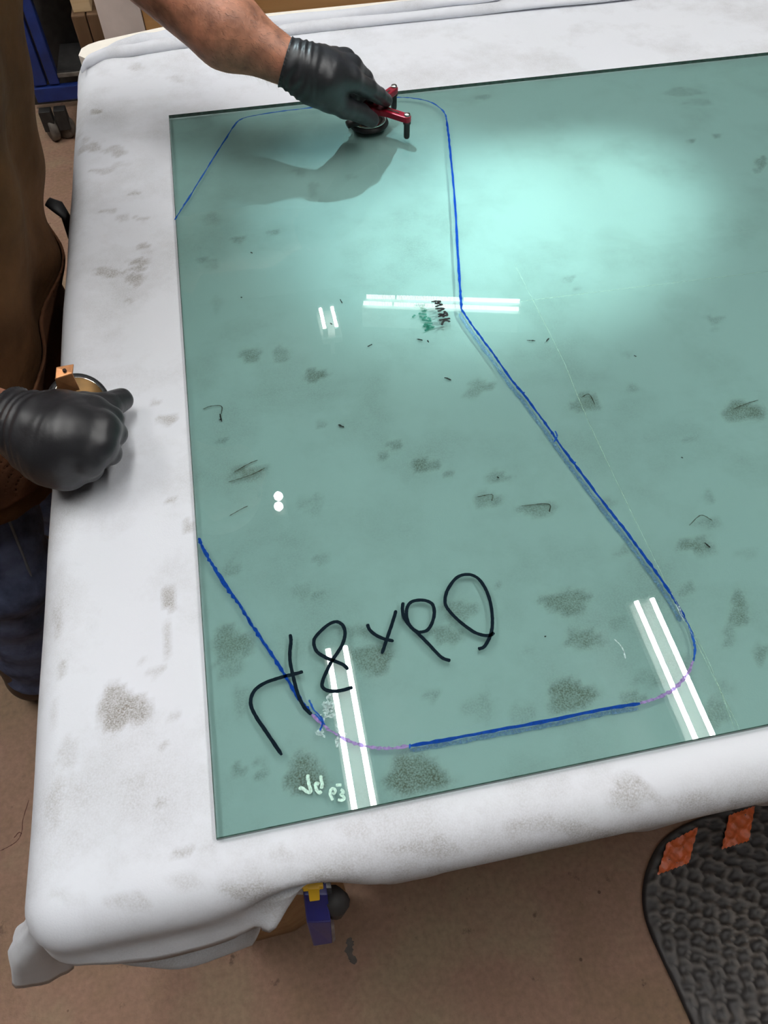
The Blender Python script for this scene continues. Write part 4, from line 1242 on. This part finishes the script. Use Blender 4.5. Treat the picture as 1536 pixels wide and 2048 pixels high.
def sleeve(p):
    d = cone(p, LS, LS + (LE - LS) * 0.55, 0.088, 0.078)
    d = np.minimum(d, cone(p, RS, RS + (RE - RS) * 0.6, 0.086, 0.074))
    d = smin(d, cone(p, RS + [0.0, 0.05, -0.0], LS + [-0.0, -0.05, -0.0], 0.102, 0.102), 0.03)
    d = smin(d, cone(p, chest + [-0.04, -0.08, 0], chest + [-0.04, 0.08, 0], 0.142, 0.142), 0.04)
    return d + 0.5 * fabric(p)
sv, sf = nets(sleeve, (-0.62, 0.36, 0.10), (0.06, 1.26, 0.64), 0.008)
obj('shirt', sv, sf, M['shirt'], person, True)


# ---- gloves
def along(p, a, b):
    ab = (b - a).astype(np.float32); L2 = float(ab @ ab)
    return ((p - a.astype(np.float32)) @ ab) / L2


def chain(p, pts, rads, d, k=0.004):
    for i in range(len(pts) - 1):
        e = cone(p, pts[i], pts[i + 1], rads[i], rads[i + 1])
        d = smin(d, e, k) if d is not None else e
    return d


def glove(joints, W_, cuff0, cuffr, lo, hi, res=0.0021, k=0.006, extra=None):
    def f(p):
        fing = None
        d = None
        # palm: cones from the wrist to each knuckle
        for (pts, rads) in joints['palm']:
            e = chain(p, pts, rads, None, 0.01)
            d = e if d is None else smin(d, e, 0.014)
        for (pts, rads) in joints['fingers']:
            e = chain(p, pts, rads, None, 0.0035)
            fing = e if fing is None else smin(fing, e, 0.0025)
        d = smin(d, fing, 0.007)
        # cuff
        c_ = cone(p, W_, cuff0, cuffr[0], cuffr[1])
        d = smin(d, c_, 0.014)
        t_ = along(p, cuff0, W_)
        # stretched wrinkles over the wrist and ripples across the joints
        dd = t_ * float(np.linalg.norm(W_ - cuff0))
        wr = 0.0009 * np.sin(dd * 520 + 60 * (p[..., 1] - W_[1]) + 2 * np.sin(dd * 130 + 90 * p[..., 2])) * (np.exp(-((dd - 0.018) / 0.020) ** 2) + 0.25 * np.exp(-((dd - 0.05) / 0.03) ** 2)) * 1.25
        wr += 0.0003 * np.sin(140 * p[..., 0] + 110 * p[..., 2] + 60 * p[..., 1])
        bead = -0.0016 * np.exp(-((t_ - 0.03) / 0.035) ** 2)
        d = d + wr + bead
        # open end of the glove
        return np.maximum(d, -t_ * np.linalg.norm(W_ - cuff0))
    v, fc = nets(f, lo, hi, res)
    return v, fc


# left hand (far), gripping the red tool
cuffL = U(577, 127, 0.146) + (LM - LW) / np.linalg.norm(LM - LW) * 0.006
Wl = U(612, 142, 0.136)
mcp = [U(700, 158, 0.118), U(702, 134, 0.122), U(690, 120, 0.118), U(668, 116, 0.112)]
JL = dict(
 palm=[([Wl, U(650, 160, 0.125), mcp[0]], [0.033, 0.030, 0.0185]), ([Wl, U(655, 140, 0.132), mcp[1]], [0.031, 0.026, 0.017]),
       ([Wl, U(645, 128, 0.13), mcp[2]], [0.030, 0.024, 0.016]), ([Wl, mcp[3]], [0.028, 0.016]),
       ([Wl, U(628, 172, 0.118), U(660, 195, 0.098)], [0.028, 0.026, 0.021])],
 fingers=[([mcp[0], U(737, 178, 0.088), U(757, 191, 0.066), U(772, 201, 0.050)], [0.0175, 0.0145, 0.0125, 0.0108]),
          ([mcp[1], U(728, 158, 0.094), U(742, 178, 0.066), U(745, 196, 0.045)], [0.017, 0.0145, 0.012, 0.0105]),
          ([mcp[2], U(716, 148, 0.090), U(726, 172, 0.060), U(722, 192, 0.040)], [0.016, 0.014, 0.012, 0.0105]),
          ([mcp[3], U(692, 150, 0.080), U(700, 178, 0.052), U(696, 200, 0.034)], [0.0145, 0.0125, 0.0105, 0.0095]),
          ([U(655, 192, 0.100), U(690, 214, 0.078), U(722, 226, 0.058), U(744, 240, 0.044)], [0.021, 0.0175, 0.0145, 0.0118])])
allp = np.array([q for pr in JL['palm'] + JL['fingers'] for q in pr[0]] + [cuffL])
gv, gf = glove(JL, Wl, cuffL, (0.033, 0.0345), allp.min(0) - 0.045, allp.max(0) + 0.045)
g1 = obj('glove', gv, gf, M['nitrile'], person, True)
g1['label'] = 'black nitrile glove on the far hand gripping the red tool'
# right hand (near), a fist at the table edge
cuffR = U(21, 838, 0.062)
Wr = U(78, 862, 0.062)
mr = [U(186, 824, 0.062), U(204, 856, 0.064), U(200, 890, 0.060), U(174, 922, 0.050)]
JR = dict(
 palm=[([Wr, U(125, 832, 0.066), mr[0]], [0.034, 0.028, 0.0185]), ([Wr, U(135, 858, 0.070), mr[1]], [0.034, 0.030, 0.020]),
       ([Wr, U(125, 880, 0.068), mr[2]], [0.033, 0.031, 0.018]), ([Wr, U(102, 908, 0.054), mr[3]], [0.033, 0.033, 0.019]),
       ([U(80, 895, 0.05), U(135, 943, 0.034)], [0.032, 0.022]),
       ([U(150, 870, 0.045), U(170, 905, 0.035)], [0.026, 0.024])],
 fingers=[([mr[0], U(220, 838, 0.052), U(218, 850, 0.030), U(190, 850, 0.020)], [0.0175, 0.0150, 0.0135, 0.0118]),
          ([mr[1], U(228, 868, 0.044), U(220, 882, 0.024), U(190, 880, 0.016)], [0.017, 0.0145, 0.013, 0.0118]),
          ([mr[2], U(218, 905, 0.038), U(205, 915, 0.018), U(175, 910, 0.014)], [0.0165, 0.014, 0.0125, 0.0112]),
          ([mr[3], U(182, 938, 0.030), U(160, 945, 0.014), U(140, 935, 0.010)], [0.0155, 0.013, 0.0115, 0.0105]),
          ([U(115, 825, 0.062), U(165, 818, 0.052), U(212, 815, 0.038), U(243, 799, 0.024)], [0.024, 0.0195, 0.0172, 0.0140])])
allp = np.array([q for pr in JR['palm'] + JR['fingers'] for q in pr[0]] + [cuffR])
gv, gf = glove(JR, Wr, cuffR, (0.036, 0.037), allp.min(0) - 0.045, allp.max(0) + 0.045, 0.0019)
g2 = obj('glove', gv, gf, M['nitrile'], person, True)
g2['label'] = 'black nitrile glove on the near fist at the table edge'
# forearm hair: fine short fibres
hb = MB()
dirA = (LW - LE) / np.linalg.norm(LW - LE)
for _ in range(900):
    t_ = random.uniform(0.35, 0.97)
    if t_ < 0.6: c_ = LE + (LM - LE) * ((t_) / 0.66); 
    tt = random.uniform(0.0, 0.95)
    c_ = LM + (LW - LM) * tt if random.random() < 0.55 else LE + (LM - LE) * random.uniform(0.4, 1)
    d_ = A([random.gauss(0, 1), random.gauss(0, 1), random.gauss(0.3, 1)]); d_ -= dirA * (d_ @ dirA); d_ /= np.linalg.norm(d_)
    # march out to the skin
    lo_r, hi_r = 0.015, 0.07
    for _k in range(12):
        md = (lo_r + hi_r) / 2
        if body((c_ + d_ * md)[None].astype(np.float32))[0] < 0: lo_r = md
        else: hi_r = md
    s0 = c_ + d_ * lo_r
    s1 = s0 + d_ * 0.004 + dirA * 0.009 + A([random.gauss(0, .002)] * 3)
    n3 = np.cross(d_, dirA) * 0.00022
    hb.add([s0 - n3, s0 + n3, s1], [(0, 1, 2)])
hr = hb.build('arm_hair', M['hair'], person); hr['kind'] = 'stuff'

# ------------------------------------------------------------------ red hand tool with suction cup
cu = U(737, 243, 0.004)
tl = thing('cutting_tool', (cu[0], cu[1], 0.0), 'red two-armed glass tool with chrome suction cup under the far glove', 'tool')
hz = 0.034
hub = U(742, 214, hz)
def arm_to(pxy, name='arm'):
    e = U(*pxy, hz)
    d = e - hub; L_ = np.linalg.norm(d[:2]); d /= L_; nrm = A([-d[1], d[0], 0])
    V_ = []; 
    prof = [(0, .0095), (L_ * 0.35, .0095), (L_ * 0.5, .0075), (L_ - .006, .0075), (L_ + .003, .0065), (L_ + .0065, .003)]
    for s_ in (1,): pass
    pl = [hub + d * t_ + nrm * w_ for t_, w_ in prof] + [hub + d * t_ - nrm * w_ for t_, w_ in prof[::-1]]
    mb = MB().prism([q[:2] for q in pl[::-1]], hz - 0.005, hz + 0.005)
    o = mb.build(name, M['red'], tl)
    bvm = o.modifiers.new('bevel', 'BEVEL'); bvm.width = 0.0014; bvm.segments = 2; bvm.limit_method = 'ANGLE'
    g = MB().box(hub + d * L_ * 0.62 - A([0.012, 0.0016, 0]) + [0, 0, .0048], hub + d * L_ * 0.62 + A([0.012, 0.0016, 0]) + [0, 0, .0056],
                 rot=np.array([[d[0], -d[1], 0], [d[1], d[0], 0], [0, 0, 1]]))
    g.build('groove', M['seam'], o)
    MB().lathe(e + [0, 0, 0.005], [(0.0058, 0), (0.0058, 0.0015), (0.0045, 0.0035), (0.001, 0.004)], 16).build('bolt', M['chrome'], o, True)
    MB().lathe(A([e[0], e[1], 0.0]), [(0.0035, 0.0004), (0.0048, 0.002), (0.0052, 0.006), (0.0052, hz - 0.009), (0.0066, hz - 0.0085), (0.0066, hz - 0.005)], 16).build('peg', M['rubber'], o, True)
arm_to((814, 237)); arm_to((788, 180))
MB().lathe(hub + [0, 0, -0.007], [(0.013, 0), (0.015, 0.002), (0.015, 0.012), (0.013, 0.014)], 20).build('hub', M['red'], tl, True)
MB().lathe(A([cu[0], cu[1], 0.0]), [(0.034, 0.0003), (0.035, 0.002), (0.0335, 0.0055), (0.031, 0.0075), (0.01, 0.008)], 36).build('rubber_cup', M['rubber'], tl, True)
MB().lathe(A([cu[0], cu[1], 0.007]), [(0.0315, 0), (0.030, 0.004), (0.025, 0.0085), (0.016, 0.012), (0.008, 0.0135), (0.007, 0.024), (0.002, 0.0245)], 36).build('chrome_dome', M['chrome'], tl, True)
lv0 = U(724, 243, 0.012); lv1 = U(694, 250, 0.012)
MB().tube([lv0, (lv0 + lv1) / 2 + [0, 0, .003], lv1], [0.009, 0.010, 0.008], 12, flat=0.7).build('release_lever', M['rubber'], tl, True)

# ------------------------------------------------------------------ copper bracket tool in the near hand
c_t = U(150, 792, 0.045)
t2 = thing('bracket_tool', (c_t[0], c_t[1], -0.008), 'copper bracket holding a black-rimmed wheel, in the near glove', 'tool')
# wheel: a disc tilted towards the viewer
wc = U(158, 807, 0.034)
wn = A([0.35, -0.55, 0.76]); wn /= np.linalg.norm(wn)
MB().lathe(wc - wn * 0.006, [(0.012, 0), (0.032, 0), (0.0360, 0.002), (0.0365, 0.006), (0.0345, 0.011), (0.031, 0.012)], 48, wn).build('wheel_rim', M['rubber'], t2, True)
MB().lathe(wc + wn * 0.0062, [(0.0306, 0), (0.0308, 0.0006), (0.0300, 0.0008)], 48, wn).build('steel_ring', M['chrome'], t2, True)
MB().lathe(wc + wn * 0.0068, [(0.0302, 0), (0.029, 0.0008), (0.006, 0.001)], 48, wn).build('wheel_disc', M['bronze'], t2, True)
q0 = [U(112, 734, 0.086), U(147, 728, 0.086), U(145, 747, 0.080), U(110, 758, 0.080)]
q1 = [U(118, 790, 0.056), U(160, 780, 0.056)]
def plate(P4, th, name, mat, par):
    P4 = [A(q) for q in P4]
    nn = np.cross(P4[1] - P4[0], P4[2] - P4[0]); nn /= np.linalg.norm(nn)
    V_ = P4 + [q + nn * th for q in P4]
    F = [(0, 1, 2, 3), (7, 6, 5, 4), (0, 4, 5, 1), (1, 5, 6, 2), (2, 6, 7, 3), (3, 7, 4, 0)]
    o = obj(name, V_, F, mat, par)
    bvm = o.modifiers.new('bevel', 'BEVEL'); bvm.width = 0.0007; bvm.segments = 2
    return o
plate(q0, 0.0022, 'bracket_top', M['copper'], t2)
plate([q0[3], q0[2], q1[1], q1[0]], 0.0022, 'bracket_side', M['copper'], t2)
hc = U(129, 741, 0.0845)
MB().lathe(hc, [(0.0022, -0.001), (0.0022, 0.0012), (0.001, 0.0014)], 12).build('screw_hole', M['seam'], t2)
